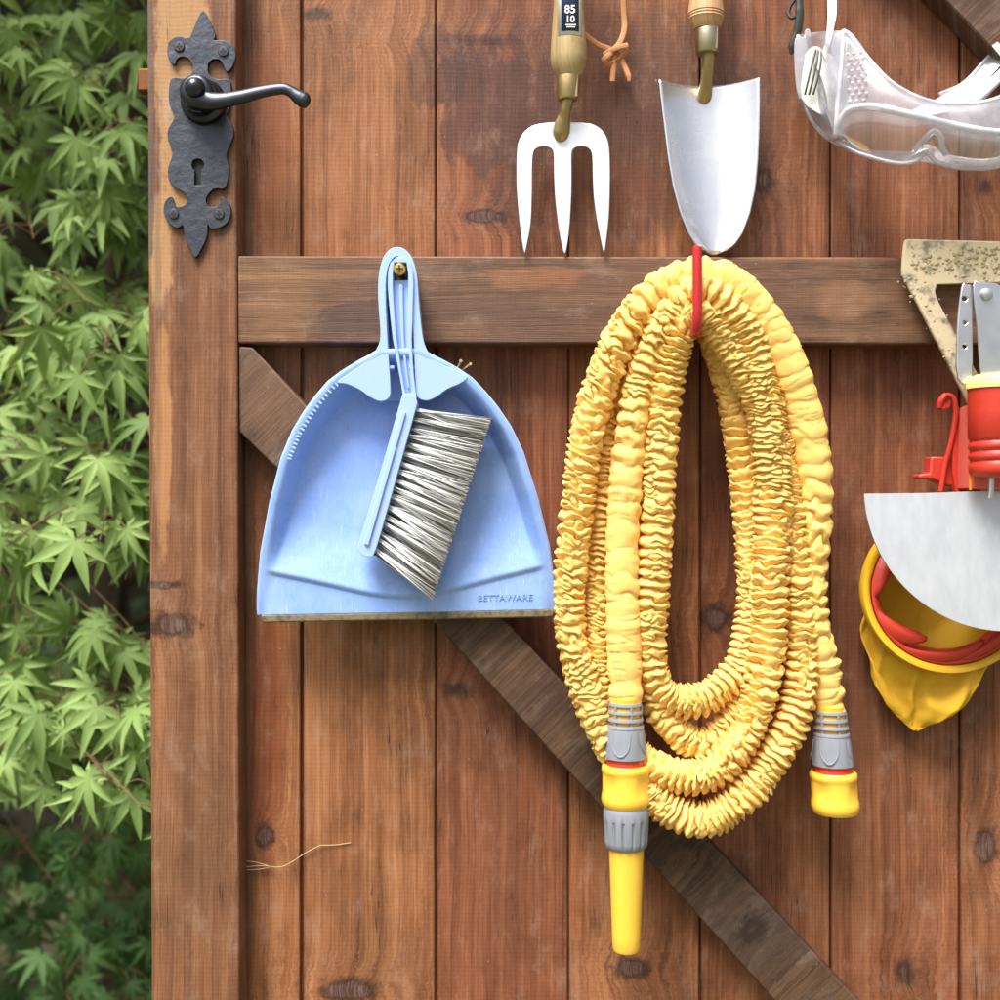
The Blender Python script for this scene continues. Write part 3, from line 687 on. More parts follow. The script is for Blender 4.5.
me.loops.add(len(Q)*4); me.loops.foreach_set('vertex_index', Q.astype(np.int32).ravel())
me.polygons.add(len(Q)); me.polygons.foreach_set('loop_start', (np.arange(len(Q))*4).astype(np.int32))
me.update(calc_edges=True); me.validate()
ho = bpy.data.objects.new('hose_tube', me); COL.objects.link(ho); ho.parent = hose
finish(ho, me, M['hose'], sharp=0)

def connector(cx, y0, cd, s=1.0, tilt=0.0):
    q = lambda y: y0+(y-703)*s
    X = lambda y: cx+(y-703)*tilt*s
    b = MB(cd)
    for k, yy in enumerate((704, 711.5, 719, 726)):
        r0 = 16.2+k*.7
        b.lathe(X(yy), cd, [(q(yy-1.9), r0*.86*s), (q(yy-1.9), r0*.98*s), (q(yy-1), r0*s), (q(yy+1), (r0+.3)*s), (q(yy+1.9), r0*.98*s), (q(yy+1.9), r0*.86*s)], 40, tilt=tilt)
    for k in range(6):
        a = k*math.pi/3+.25; rr_ = 15.6*s
        b.tube([(X(y)+rr_*math.cos(a), q(y), cd+rr_*math.sin(a)) for y in (704, 714, 726)], 1.5*s, 6)
    b.lathe(X(726), cd, [(q(726), 15*s), (q(727), 18*s), (q(730), 18.6*s), (q(738), 19.6*s), (q(750), 20.6*s), (q(757), 20.8*s), (q(758), 18*s)], 64, tilt=tilt,
            wob=lambda th_, y: 1-.045*max(0, math.cos(6*th_+1.2))**3*(1 if q(731) < y < q(751) else 0))
    for k in range(4):
        a0 = -math.pi/2+.35+k*math.pi/2
        b.tube(catmull([(X(731)+rr_*s*math.cos(a0+da), q(yy), cd+rr_*s*math.sin(a0+da)) for da, yy, rr_ in ((-.5,731,18.6),(-.42,744,20.2),(-.2,751,20.8),(0,753,20.9),(.2,751,20.8),(.42,744,20.2),(.5,731,18.6))], 4), .9*s, 6)
    co = b.build('hose_connector', M['grey_plastic'], hose, sharp=40)
    b = MB(cd); b.lathe(X(700), cd, [(q(698), 14.4*s), (q(727), 15*s)], 32, tilt=tilt); b.build('hose_end', M['yellow_hose_core'], co)
    b = MB(cd); b.lathe(X(756), cd, [(q(756), 17*s), (q(758), 17.6*s), (q(760.5), 18*s), (q(765), 18.4*s), (q(767), 17*s)], 40, tilt=tilt); b.build('red_ring', M['red_ring'], co)
    b = MB(cd)
    b.lathe(X(764), cd, [(q(764.5), 18.4*s), (q(764), 22*s), (q(766), 23.6*s), (q(770), 24*s), (q(772), 23.2*s), (q(776), 23*s), (q(790), 23*s), (q(794), 23.8*s), (q(799), 24.2*s), (q(803), 23.4*s), (q(806), 21.5*s), (q(807), 12*s)], 72, tilt=tilt,
            wob=lambda th_, y: 1-.07*max(0, math.cos(4*th_+math.pi))**.6*(1 if q(774) < y < q(792) else 0))
    b.build('yellow_grip', M['yellow'], co, sharp=40)
    return co
cl = connector(625.5, 703, 74)
nz = thing  # the spray nozzle is a part of the hose
b = MB(74)
b.lathe(626, 74, [(804,20),(805.5,21.4),(810,22.6),(818,22.8),(819,22.8),(840,21.8),(845,21),(848,18)], 120,
        wob=lambda th_, y: 1-.075*max(0, math.cos(14*th_))**4*(1 if 818 < y < 846 else 0))
noz = b.build('spray_nozzle', M['grey_plastic'], hose, sharp=40)
b = MB(74); b.lathe(626.4, 74, [(846,15),(848,17.4),(870,16.6),(900,15.6),(935,14.4),(947,14),(950,13),(951,9),(946,8)], 48, tilt=-.0)
b.build('nozzle_tip', M['yellow'], noz, sharp=40)
connector(829.5, 711, 58, .985, .06)

# ------------------------------------------------------------------ hand fork
fork = thing('hand_fork', 'three pronged bright steel hand fork with a worn wooden handle', 'garden fork', P(563, 255, 34))
fo = [(548,121.5),(563,120.5),(582,121.5),(594,124),(603,131),(608,142),(609.5,160),(609.3,190),(608,220),(605,245),(603,255.5),(600.5,245),(596,220),(593.2,195),(592.4,165),(591.5,153),(587.5,147.5),(581,146),(575,147.5),(571.8,153),(571.6,175),(571,200),(568.5,235),(564.5,255.5),(560,240),(555.5,205),(554,175),(553.6,153),(550,147.5),(544,146),(538,147.5),(533.6,152),(532.2,165),(531.8,195),(530.5,225),(526.5,248),(524.5,255.5),(522,245),(518.5,215),(516.5,185),(516.8,155),(519,141),(526,130),(535,124)]
ftilt = lambda x, y, z: z+(y-120)*.10+4*((x-563)/46)**2
b = MB(30); b.prism(rounded(fo, 3), 22, 26, fd=ftilt); b.build('fork_head', M['steel'], fork, bevel=1.3, seg=3)
b = MB(36)
b.tube(catmull([(569,92,42),(566.5,104,41),(564.5,114,38),(562.5,124,32),(561,133,28),(560,140,26)], 5), [7.2,6.6,6.3,6.2,6.2,6.3,6.3,6.3,6.3,6.2,6.0,6.2,6.6,7.2,7.8,8.2,8.4,8.6,8.8,8.6,8.2,7.6,7,6,4.5,2][:26], 14)
b.build('shank', M['brass'], fork)
b = MB(50); b.lathe(569.2, 42, [(71,12),(72,12.4),(84,11.6),(96,10.4),(97.5,9.8),(97.5,6)], 28, tilt=-.05); b.tube([(577,74,49),(576,96,48)], 2.2, 6)
b.build('ferrule', M['brass'], fork)
b = MB(58); b.lathe(569.5, 42, [(-95,5),(-93,11),(-85,14.5),(-60,15.6),(-30,14.2),(0,15.2),(20,16.6),(40,18),(52,18.4),(60,17.6),(67,14.6),(72,11.8)], 32)
b.build('handle', M['handle_wood'], fork, sharp=40)
def patch_on(cx, cd, r, x0, x1, y0, y1, n, lift):
    G = []
    for y in (y0, y1):
        G.append([(x, y, cd+math.sqrt(max(1, (r(y)+lift)**2-(x-cx)**2))) for x in np.linspace(x0, x1, n)])
    return G
fr = lambda y: np.interp(y, [-30, 0, 20, 40], [14.2, 15.2, 16.6, 18])
b = MB(58); b.grid(patch_on(569.5, 42, fr, 558, 582, -60, 35, 11, .35))
lab = b.build('label', M['white_print'], fork, solid=.3, sharp=0)
b = MB(58); b.grid(patch_on(569.5, 42, fr, 561.2, 579, -58, 31.5, 9, .8)); b.build('label_panel', M['navy'], lab, solid=.3, sharp=0)
font_mesh('85', 11.5, 570, 10.2, 59.6, 58, M['white_print'], lab, 'label_lettering', 0, .4, bold=.18)
font_mesh('10', 9.4, 570, 20.2, 60.4, 58, M['white_print'], lab, 'label_lettering', 0, .4, bold=.16)
b = MB(58); b.box(565.5,576,25.2,26.2,59.4,60.4); b.box(566.5,575,27.4,28.3,59.6,60.6); b.build('label_rule', M['white_print'], lab)
b = MB(40)
b.tube(catmull([(570,-40,40),(598,-30,22),(622,-25,16),(627,5,12),(627,20,13),(622,34,16),(612,46,19),(606,52,18),(612,55,15),(624,48,14),(631,40,17)], 6), 3.1, 8, flat=.6)
b.tube(catmull([(578,24,30),(588,30.5,24),(600,36.5,18),(612,40,15),(621,45,13),(627,56,13),(631,66,14),(632,72,14)], 6), [3.0]*38+[2.6,2.4,2.2,2.0,1.8], 8, flat=.6)
b.tube(catmull([(606,46,16),(618,41,21),(630,37,18)], 6), 3.0, 8, flat=.6)
b.tube(catmull([(617,46,15),(616,58,14),(615,72,13)], 5), 2.9, 8, flat=.6)
b.build('leather_cord', M['leather'], fork)

# ------------------------------------------------------------------ hand trowel
trw = thing('hand_trowel', 'bright steel hand trowel with scooped blade hanging above the red hook', 'trowel', P(715, 253, 40))
le = [(80,658),(100,660),(130,663.5),(160,667),(190,672),(215,678.6),(235,686.6),(245,693),(250,698),(252,703)]
re_ = [(78,760.5),(100,760.5),(130,759.6),(160,758),(190,755),(215,749.5),(235,742),(245,735),(250,729.5),(252.5,725)]
G = []
for v in np.linspace(0, 1, 50):
    row = []
    for u in np.linspace(-1, 1, 37):
        yl = 80+v*172; yr = 78+v*174.5
        xl = np.interp(yl, [a for a, _ in le], [c for _, c in le]); xr = np.interp(yr, [a for a, _ in re_], [c for _, c in re_])
        y = (yl+yr)/2+(u*(yr-yl)/2)+(1-v)**4*1.2*(1-u*u)
        if v > .93: y += ((v-.93)/.07)**2*2.4*(1-u*u)
        cup = 20*(1-v*.45)
        row.append(((xl+xr)/2+u*(xr-xl)/2, y, 14+v*16+cup*abs(u)**2.2))
    G.append(row)
b = MB(34); b.grid(G); b.build('blade', M['mirror'], trw, solid=2.2, sharp=0)
b = MB(34); b.tube(catmull([(708,44,40),(707.5,66,36),(707.5,80,27),(707.5,92,18.5),(707.5,100,16)], 6), [6.2]*12+[6.4,6.6,6.8,7,7.2,7.2,7,6.4,5.6,4.6,3.6,2.4,1.2], 14); b.build('shank', M['brass'], trw)
b = MB(50); b.lathe(708.5, 40, [(22,12),(23,12.6),(36,12.2),(49,11.4),(50,10.8),(50,6)], 28); b.tube([(717,26,47.5),(716.5,47,47)], 2, 6); b.build('ferrule', M['ferrule_steel'], trw)
b = MB(55); b.lathe(708.5, 40, [(-110,5),(-108,12),(-95,15),(-60,16),(-20,15),(0,17.4),(8,18.2),(9,17.4),(10.5,18.2),(12,17.4),(13.5,18.2),(15,17.2),(19,16),(24,12.6)], 32); b.build('handle', M['pale_wood'], trw, sharp=25)

# ------------------------------------------------------------------ goggles
gog = thing('safety_goggles', 'clear plastic safety goggles hanging by a white elastic strap', 'goggles', P(925, 165, 55))
def cv(pts, n=48):
    pts = [(500+(x-500)*(D-d)/(D-70), 500+(y-500)*(D-d)/(D-70), d) for x, y, d in pts]
    c = catmull(pts, 12); L = np.concatenate([[0], np.cumsum(np.linalg.norm(np.diff(c[:, :3], axis=0), axis=1))]); L /= L[-1]
    t = np.linspace(0, 1, n); return np.stack([np.interp(t, L, c[:, i]) for i in range(3)], 1)
T = cv([(843,31,62),(852,37,68),(868,58,82),(892,82,98),(925,99,108),(960,104,110),(1000,97,108),(1040,72,92),(1062,50,74)])
Mr = cv([(836,138,66),(840,122,74),(850,109,82),(872,106,96),(905,112,108),(945,122,114),(985,130,114),(1020,132,104),(1052,128,82)])
Bt = cv([(836,140,62),(850,149,70),(872,157,82),(900,163,92),(918,160,96),(924,153,94),(930,154,96),(940,163,98),(970,168,98),(1005,164,94),(1050,140,74)])
RT = cv([(797,36,22),(799,60,20),(800,92,20),(808,117,26),(828,140,36),(860,152,42),(900,158,44),(925,146,46),(950,157,46),(1000,158,44),(1062,120,24)])
RU = cv([(815,40,20),(850,62,18),(890,88,18),(925,98,20),(945,94,22),(968,80,22),(990,56,22),(1010,36,22),(1062,42,20)])
def loft(A_, B_, n=8, bulge=0.0):
    return [[tuple(A_[i]*(1-k/(n-1))+B_[i]*(k/(n-1))+np.array((0, 0, bulge*math.sin(math.pi*k/(n-1))))) for i in range(len(A_))] for k in range(n)]
b = MB(70)
b.grid(loft(T, Mr, 10, 2))                       # brow
b.grid(loft(Bt, RT[::1], 8, 2)[0:8])             # under side
# left and right cheeks
Lr = cv([(797,36,22),(799,60,20),(800,92,22),(810,118,28),(830,140,40)], 24); Lf = cv([(843,31,62),(842,60,64),(839,90,66),(837,115,66),(836,139,64)], 24)
b.grid(loft(Lr, Lf, 10, 3))
Rr = cv([(1070,40,20),(1070,70,20),(1066,110,24),(1058,130,34)], 24); Rf = cv([(1062,50,74),(1060,80,78),(1056,105,80),(1051,140,76)], 24)
b.grid(loft(Rr, Rf, 8, 3))
# face side of the far temple
Ra = cv([(938,95,22),(962,84,20),(985,60,18),(1002,44,18),(1030,40,18)], 24); Rb = cv([(945,112,48),(972,108,44),(998,86,36),(1015,70,30),(1035,66,26)], 24)
b.grid(loft(Ra, Rb, 8, 1))
frame = b.build('frame', M['pvc'], gog, solid=1.6, sharp=0, offset=0)
b = MB(70); b.grid(loft(Mr, Bt, 14, 7)); b.build('lens', M['lens'], gog, solid=1.5, sharp=0, offset=0)
b = MB(70)
b.tube(T, 2.4, 10); b.tube(Mr, 3.6, 10); b.tube(Bt, 2.2, 10); b.tube(Lf, 2.6, 10); b.tube(Lr, 1.8, 8); b.tube(Ra, 1.7, 8); b.tube(RT, 1.6, 8)
b.tube(catmull([(905,158,97),(914,148,100),(922,141,101),(929,146,102),(931,156,100),(936,163,98)], 6), [2,2.4,2.6]+[3]*30, 8)
b.build('rim', M['pvc_rim'], gog, sharp=0)
b = MB(70)
for r_ in range(9):
    for c_ in range(3):
        x = 846+c_*5.2+(2.6 if r_ % 2 else 0); y = 56+r_*6.2+c_*1.0; d = 69+(x-843)*.9+(y-40)*.16
        b.lathe(x, 0, [(d-1,1.7),(d+1.2,1.5),(d+1.9,.5)], 8, 'd', y)
b.build('vent_studs', M['pvc_rim'], frame, sharp=0)
b = MB(40)
b.prism(rounded([(797,36),(806,34),(807,27),(812,26.5),(813,36),(815,47),(818,58),(812,70),(806,95),(800,92),(797,70)],3), 30, 33)
b.prism(rounded([(830,41),(836,38),(843,40),(842,62),(834,66),(829,58)], 3), 52, 55)
b.build('strap_lug', M['pvc_rim'], gog, bevel=.8)
def ribbon(mb, pts, w, n=10, thick=1.4):
    c = catmull(pts, n)
    for k in range(1):
        top, bot = [], []
        for i in range(len(c)):
            tg = c[min(i+1, len(c)-1)]-c[max(i-1, 0)]; tg /= np.linalg.norm(tg)
            sd = np.cross(tg, (0, 0, 1.)); sd /= max(1e-6, np.linalg.norm(sd)); ww_ = np.interp(i/(len(c)-1), np.linspace(0, 1, len(w)), w)
            nn = np.cross(sd, tg)
            top.append((c[i]+sd*ww_/2, c[i]-sd*ww_/2)); bot.append(nn*thick)
        mb.rings([[tuple(a+n_/2), tuple(bb+n_/2), tuple(bb-n_/2), tuple(a-n_/2)] for (a, bb), n_ in zip(top, bot)], True)
b = MB(50)
ribbon(b, [(839,-60,20),(837.5,0,30),(834,20,38),(829,40,46),(825,52,50),(829,60,50),(835,64,50)], [10,9,7,5,4,6,9])
b.prism(rounded([(806,58),(811,47),(819,45),(828,54),(839,70),(841,90),(838,122),(822,113),(803,97)], 3), 44, 46)
ribbon(b, [(818,54,46),(828,66,50),(836,86,54),(838,112,56)], [14,22,26,22])
ribbon(b, [(978,-50,20),(988,6,24),(998,30,30),(1010,48,34)], [8,8,7,7])
ribbon(b, [(985,78,58),(962,96,66),(935,112,74),(905,122,76)], [16,18,16,8])
b.build('strap', M['white_elastic'], gog, sharp=50)
b = MB(50)
for k in range(3):
    b.tube(catmull([(817+k*2.5,48+k*1.2,46),(812.5+k*4.2,62,50),(808+k*4.6,80,52),(804.5+k*4.2,95,51)], 6), 1.0, 6)
b.build('strap_stripe', M['black_plastic'], gog, sharp=0)
b = MB(60)
for k in range(2):
    b.tube([(987+k*4,80-k*4,70),(1002+k*4,64-k*4,68)], .9, 6)
b.build('strap_stripe', M['black_plastic'], gog, sharp=0)
b = MB(20)
b.tube(catmull([(800,-45,2),(800,-38,14),(799,-20,20),(799,5,22),(799,18,22),(797,32,21),(793,44,20),(791.5,54,19)], 6), [3.6]*20+[4.2]*10+[3.8]*9+[3,2.6,2.2,1.6], 10, flat=.6)
b.tube(catmull([(796,-2,20),(790.5,6,18),(789,13,18),(792,18,20),(797,15,21)], 6), 1.9, 8)
single(b, 'black_hook', M['black_plastic'], 'black plastic hook hanging on the boards behind the goggles', 'hook')

# ------------------------------------------------------------------ push hoe caked with soil
hoe = thing('push_hoe', 'steel stirrup hoe head caked with dry soil, in a faded red socket', 'hoe', P(1000, 492, 50))
ho_out = [(905,241),(907,238.5),(1000,241),(1093,238.5),(1097,243),(1099,272),(1092,296),(1030,404),(1022,412),(978,412),(970,406),(915,298),(902,274),(903,258)]
ho_in = [(938,284),(936,290),(937,297),(948,318),(985,385),(990,396),(1010,396),(1015,385),(1052,318),(1063,297),(1064,290),(1060,284),(1000,283)]
b = MB(52); b.prism(ho_out, 46, 51, holes=[ho_in]); blade = b.build('blade', M['muddy'], hoe, bevel=1.5)
b = MB(52)
for i in range(760):
    x = random.uniform(912, 1088); y = 262+random.gauss(0, 9); y = min(282, max(247, y)); r_ = .55+2.6*random.random()**2.2
    if random.random() < .10:
        k = random.random()**1.5; x = 912+k*55+random.gauss(0, 7); y = 278+k*95
        r_ *= .7
    b.lathe(x, 0, [(50.6, r_*1.25), (50.6+r_*.3, r_*.9), (50.6+r_*.5, r_*.3)], 7, 'd', y, wob=lambda th_, q: .8+.35*math.sin(th_*2+x)*math.cos(th_*3+y))
b.build('dried_soil', M['soil'], blade, sharp=0)
b = MB(48)
b.lathe(1000, 46, [(404,30),(407,37),(412,39.5),(440,40),(480,40.6),(489,40.6),(490,36)], 40)
b.build('socket', M['red_pale'], hoe, bevel=1, sharp=40)
b = MB(86); b.box(972.3, 974.2, 428, 490, 77.5, 79.2); b.build('printed_line', M['orange'], hoe)
b = MB(40)
b.tube(catmull([(938,408,44),(939,401,46),(944,396,47),(950,398,47),(953,406,47),(953,420,46),(949,445,44),(944,466,42),(940,492,42)], 6), [3.6]*12+[2.6]*50, 10)
b.prism([(937,404),(942,399),(949,401),(947,408),(940,410)], 40, 47)
b.prism([(955,405),(961,412),(964,430),(964,498),(955,498),(951,470),(952,440)], 36, 44)
b.build('release_lever', M['red'], hoe, bevel=.8)
b = MB(30); b.prism([(928,457),(952,457),(952,486),(944,486),(930,479),(916,479),(916,474.5),(927,473.5)], 18, 38); b.build('clip', M['red'], hoe, bevel=1.5)

# ------------------------------------------------------------------ hand tool with chrome strips
ht = thing('hand_weeder', 'chrome strips riveted above a red ribbed grip with a pale yellow cap', 'hand tool', P(1000, 500, 96))
b = MB(84)
b.prism(rounded([(972.5,285),(980,283),(996,284),(1001,292),(1003,330),(1004,382),(982,382),(976.5,330)], 3), 84, 87, holes=[circ(986, 296, 4.2, 16)])
b.prism(rounded([(963,286),(969,284),(974,288),(974,320),(973,378),(959,378),(958.5,330)], 3), 78, 81, holes=[circ(966, 298, 2.6, 12), circ(966.5, 322, 2.2, 12), circ(966, 346, 2.2, 12)])
b.prism([(1006,286),(1022,284),(1030,292),(1030,382),(1006,382)], 84, 87)
b.build('steel_strip', M['chrome'], ht, bevel=.9)
b = MB(86); b.lathe(986, 0, [(80,6.4),(88,6.4),(90.5,5.4),(91.5,2)], 24, 'd', 294.5); b.build('rivet', M['chrome'], ht)
b = MB(90); b.lathe(1000, 88, [(373,12),(374.5,22),(377,28),(381,31),(388.5,31.4),(389,26)], 48); b.build('end_cap', M['yellow_cap'], ht, sharp=40)
b = MB(90); b.lathe(1000, 88, [(388,29),(388.5,30),(410,29.6),(438,29.6),(441,27.2),(445,29.4),(448,29.4),(451,27),(455,29.2),(458,29.2),(461,26.8),(465,29),(472,28.6),(476,25),(478,12)], 48); b.build('grip', M['red'], ht, sharp=50)
b = MB(90); b.tube([(991.5,476,90),(991,490,90),(990,498,90)], 3, 10); b.build('pin', M['chrome'], ht)

# ------------------------------------------------------------------ half moon edger
edg = thing('lawn_edger', 'scratched steel half moon edging blade hanging over the yellow cloth bag', 'lawn edger', P(1000, 630, 70))
arc = [(1000+135.5*math.cos(a), 494+135.5*math.sin(a)) for a in np.linspace(0, math.pi, 60)]
b = MB(70); b.prism(arc+[(864.3,493.8),(930,493),(1000,490.5),(1070,491)], 66, 69.2, fd=lambda x, y, z: z+(y-494)*.13); b.build('blade', M['galv'], edg, bevel=.9)
b = MB(68); b.prism([(985,470),(1015,470),(1018,520),(982,520)], 58, 65.6); b.build('tang', M['galv'], edg, bevel=1)

# ------------------------------------------------------------------ fruit picker
fp = thing('fruit_picker', 'yellow cloth bag on a yellow and red rim, partly behind the half moon blade', 'fruit picker', P(922, 740, 30))
cx, cy, rx, ry = 951, 590, 92, 82
def rimp(a, k=1.0, dd=0.0):
    x = cx+rx*k*math.cos(a)*.985-4*math.sin(a)*k; y = cy+ry*k*math.sin(a)
    return (x, y, 34+14*k*math.sin(a)-6*k*math.cos(a)+dd)
b = MB(40)
rg = [rimp(a) for a in np.linspace(0, 2*math.pi, 73)]
rings_ = []
for a in np.linspace(0, 2*math.pi, 72, endpoint=False):
    prof = [(1.0,-4),(1.0,5),(.985,7.5),(.95,8),(.91,6),(.90,1),(.93,-3)]
    rings_.append([rimp(a, k, d) for k, d in prof])
rings_.append(rings_[0]); b.rings(rings_, False); b.build('rim', M['ochre'], fp, sharp=50)
b = MB(40)
G = [[rimp(a, k, d) for a in np.linspace(0, 2*math.pi, 72)] for k, d in ((.895,4),(.85,2),(.80,-4),(.77,-12),(.76,-18))]
b.grid(G); b.build('red_collar', M['red'], fp, solid=2, sharp=50)
for a0, ln, bw, sw in ((R(196),.20,.42,.2),(R(152),.26,.30,-.55),(R(110),.20,.42,-.75),(R(62),.18,.48,-.55),(R(14),.26,.34,-.5),(R(250),.26,.34,-.4),(R(305),.26,.34,-.4)):
    b = MB(44); G = []
    for k in np.linspace(0, 1, 13):
        row = []
        for u in np.linspace(-1, 1, 9):
            hw_ = bw*math.sqrt(max(.0, 1-(k*.97)**2.6))
            row.append(rimp(a0+u*hw_+sw*k, .88-ln*k, 5+7*math.sin(k*2.2)-3*u*u))
        G.append(row)
    b.grid(G); b.build('picking_finger', M['red'], fp, solid=2.6, sharp=0)
b = MB(40); G = []
an = np.linspace(0, 2*math.pi, 181)
for t in np.linspace(0, 1, 64):
    row = []
    for a in an:
        # from the rim back towards the boards, then hanging down to a point
        e = min(1, t/.22)
        x0, y0, d0_ = rimp(a, .86, -4-16*math.sin(e*math.pi/2))
        if t > .22:
            k = (t-.22)/.78
            tipx, tipy = 921, 742
            wv = np.interp(k, [0,.35,.6,.8,.92,1], [1,.93,.76,.48,.22,.03])
            ccx = np.interp(k, [0,.4,.7,1], [cx, 940, 934, tipx]); ccy = np.interp(k, [0,.3,.6,.85,1], [590, 622, 668, 706, 726])
            fold = 1+.10*math.sin(4*a+5*k)*k**.5+.06*math.sin(9*a-7*k+1)*k**.5
            x0 = ccx+74*wv*math.cos(a)*fold*(1+.0*k); y0 = ccy+ (62*wv*(1-.45*k)+8*k)*math.sin(a)*fold
            d0_ = 14+ (13+12*math.sin(math.pi*min(1, k*1.15)))*wv*math.sin(a)*fold+8*k+3*math.sin(5*a+9*k)*wv+6*math.sin(3*a-4*k+1)*wv*k
            cr = float(vnoise(np.array([math.cos(a)*1.6+k*2.5+5]), np.array([math.sin(a)*1.6+8]), np.array([k*3.0+t]))[0])
            x0 += 5*cr*wv; y0 += 4*cr*wv; d0_ += 11*cr*wv**.5
            for ac, wd_, dp_ in ((.62,.10,6),(1.05,.08,8),(1.42,.12,5),(1.9,.09,9),(2.35,.1,6),(2.75,.12,6)):
                aa = ac+.25*math.sin(3*k+ac*5)*(1-k); q_ = (a-aa)/wd_
                d0_ -= dp_*math.exp(-q_*q_)*math.sin(math.pi*min(1, k*1.05))*(.6+.4*math.sin(ac*9+k*6)); d0_ += .55*dp_*math.exp(-((q_-1.7)/1.1)**2)*math.sin(math.pi*min(1, k*1.05))
            d0_ = max(2, d0_)
        else:
            cr = float(vnoise(np.array([math.cos(a)*1.6+5]), np.array([math.sin(a)*1.6+8]), np.array([t*3.0]))[0]); d0_ += 8*cr*e
        row.append((x0, y0, d0_))
    G.append(row)
b.grid(G); b.build('bag', M['bag'], fp, solid=1.2, sharp=0)

# ------------------------------------------------------------------ straws
b = MB(6)
for q in ([(241,868,3),(262,866,5),(280,867,6),(292,862,5),(306,853,4),(320,846,3)], [(244,862,2),(256,863,4),(268,866,5)], [(246,871,2),(258,870,4),(272,867,5)], [(320,846,3),(335,846,2),(350,844,1.6)]):
    b.tube(catmull(q, 6), .42, 6)
single(b, 'dry_root', M['straw'], 'thin pale dry root stuck to the boards near the stile', 'root')
b = MB(30)
b.tube([(450,379,12),(456,371,30),(461,362,34)], 1.0, 6); b.tube([(455,377,12),(463,370,30),(470,365,34)], 1.0, 6)
b.lathe(461, 0, [(33,1.8),(36,1.6)], 8, 'd', 361.5); b.lathe(470.4, 0, [(33,1.8),(36,1.6)], 8, 'd', 364.5)
single(b, 'dry_stalk', M['straw'], 'pair of thin pale dry stalks poking out above the dustpan rim', 'stalk')

# ------------------------------------------------------------------ maple and hedge
def leaf_template():
    angs = [0, 40, -40, 80, -80, 122, -122]; lens = [1.0, .92, .92, .68, .68, .36, .36]
    order = np.argsort(angs); angs = [angs[i] for i in order]; lens = [lens[i] for i in order]
    v = [(0, 0, 0)]; f = []; notch = []
    for i in range(8):
        if i == 0: a = angs[0]-24; r_ = .12
        elif i == 7: a = angs[-1]+24; r_ = .12
        else: a = (angs[i-1]+angs[i])/2; r_ = .27*min(1, .4+.6*(lens[i-1]+lens[i])/2)
        notch.append(len(v)); v.append((r_*math.sin(R(a)), r_*math.cos(R(a)), .02))
    for i, (a, l) in enumerate(zip(angs, lens)):
        sx, cx_ = math.sin(R(a)), math.cos(R(a))
        def pt(r_, o, z): return (r_*sx+o*cx_, r_*cx_-o*sx, z)
        k = len(v); bw = .115*l**.6
        v += [pt(l*.5, 0, -.035), pt(l, 0, -.16*l), pt(l*.42, -bw, .02), pt(l*.42, bw, .02), pt(l*.72, -bw*.62, -.03), pt(l*.72, bw*.62, -.03)]
        f += [(0, notch[i], k+2, k), (k, k+2, k+4, k+1), (0, k, k+3, notch[i+1]), (k, k+1, k+5, k+3)]
    v = np.array(v); rr_ = np.hypot(v[:, 0], v[:, 1]); v[:, 2] -= .16*rr_**2
    return v, f
LV, LF = leaf_template()
NF = sum(1 for _ in LF)
def leaf_mesh(name, mat, parent, items):
    """items: (position, axis (down the blade), normal, size, tone)"""
    base = root_loc(parent); n = len(items); vs = np.zeros((n, len(LV), 3)); tones = np.zeros((n, NF))
    for i, (p, ax, nm, sz, tn) in enumerate(items):
        ax = ax/np.linalg.norm(ax); nm = nm-ax*nm.dot(ax); nm /= np.linalg.norm(nm); bx = np.cross(ax, nm)
        cu = random.uniform(.6, 1.9); wx = random.uniform(.85, 1.1)
        vs[i] = p+sz*(LV[:, :1]*bx*wx+LV[:, 1:2]*ax+LV[:, 2:]*nm*cu); tones[i] = min(tn, .9) if random.random() < .985 else .97
    q = np.array(LF); F = (q[None]+np.arange(n)[:, None, None]*len(LV)).reshape(-1, 4)
    me = bpy.data.meshes.new(name); me.vertices.add(n*len(LV)); me.vertices.foreach_set('co', (vs.reshape(-1, 3)-np.array(base)).astype(np.float32).ravel())
    me.loops.add(len(F)*4); me.loops.foreach_set('vertex_index', F.astype(np.int32).ravel())
    me.polygons.add(len(F)); me.polygons.foreach_set('loop_start', (np.arange(len(F))*4).astype(np.int32)); me.update(calc_edges=True); me.validate()
    at = me.attributes.new('seed', 'FLOAT', 'FACE'); at.data.foreach_set('value', tones.ravel().astype(np.float32))
    o = bpy.data.objects.new(name, me); COL.objects.link(o); o.parent = parent; finish(o, me, mat, sharp=0); return o

def branch_mesh(name, mat, parent, paths):
    base = root_loc(parent); vs = []; fs = []
    for pts, r0, r1 in paths:
        c = catmull(pts, 5); n = 7; k0 = len(vs); nrm_ = None
        for i, p in enumerate(c):
            tg = Vector(c[min(i+1, len(c)-1)]-c[max(i-1, 0)]).normalized()
            if nrm_ is None: nrm_ = tg.orthogonal()
            nrm_ = (nrm_-tg*nrm_.dot(tg)).normalized(); bb = tg.cross(nrm_); r_ = r0+(r1-r0)*i/(len(c)-1)
            for j in range(n):
                a = 2*math.pi*j/n; vs.append(Vector(p)+nrm_*r_*math.cos(a)+bb*r_*math.sin(a)-base)
        for i in range(len(c)-1):
            for j in range(n): fs.append((k0+i*n+j, k0+i*n+(j+1) % n, k0+(i+1)*n+(j+1) % n, k0+(i+1)*n+j))
    me = bpy.data.meshes.new(name); me.from_pydata(vs, [], fs); o = bpy.data.objects.new(name, me); COL.objects.link(o); o.parent = parent
    finish(o, me, mat, sharp=0); return o

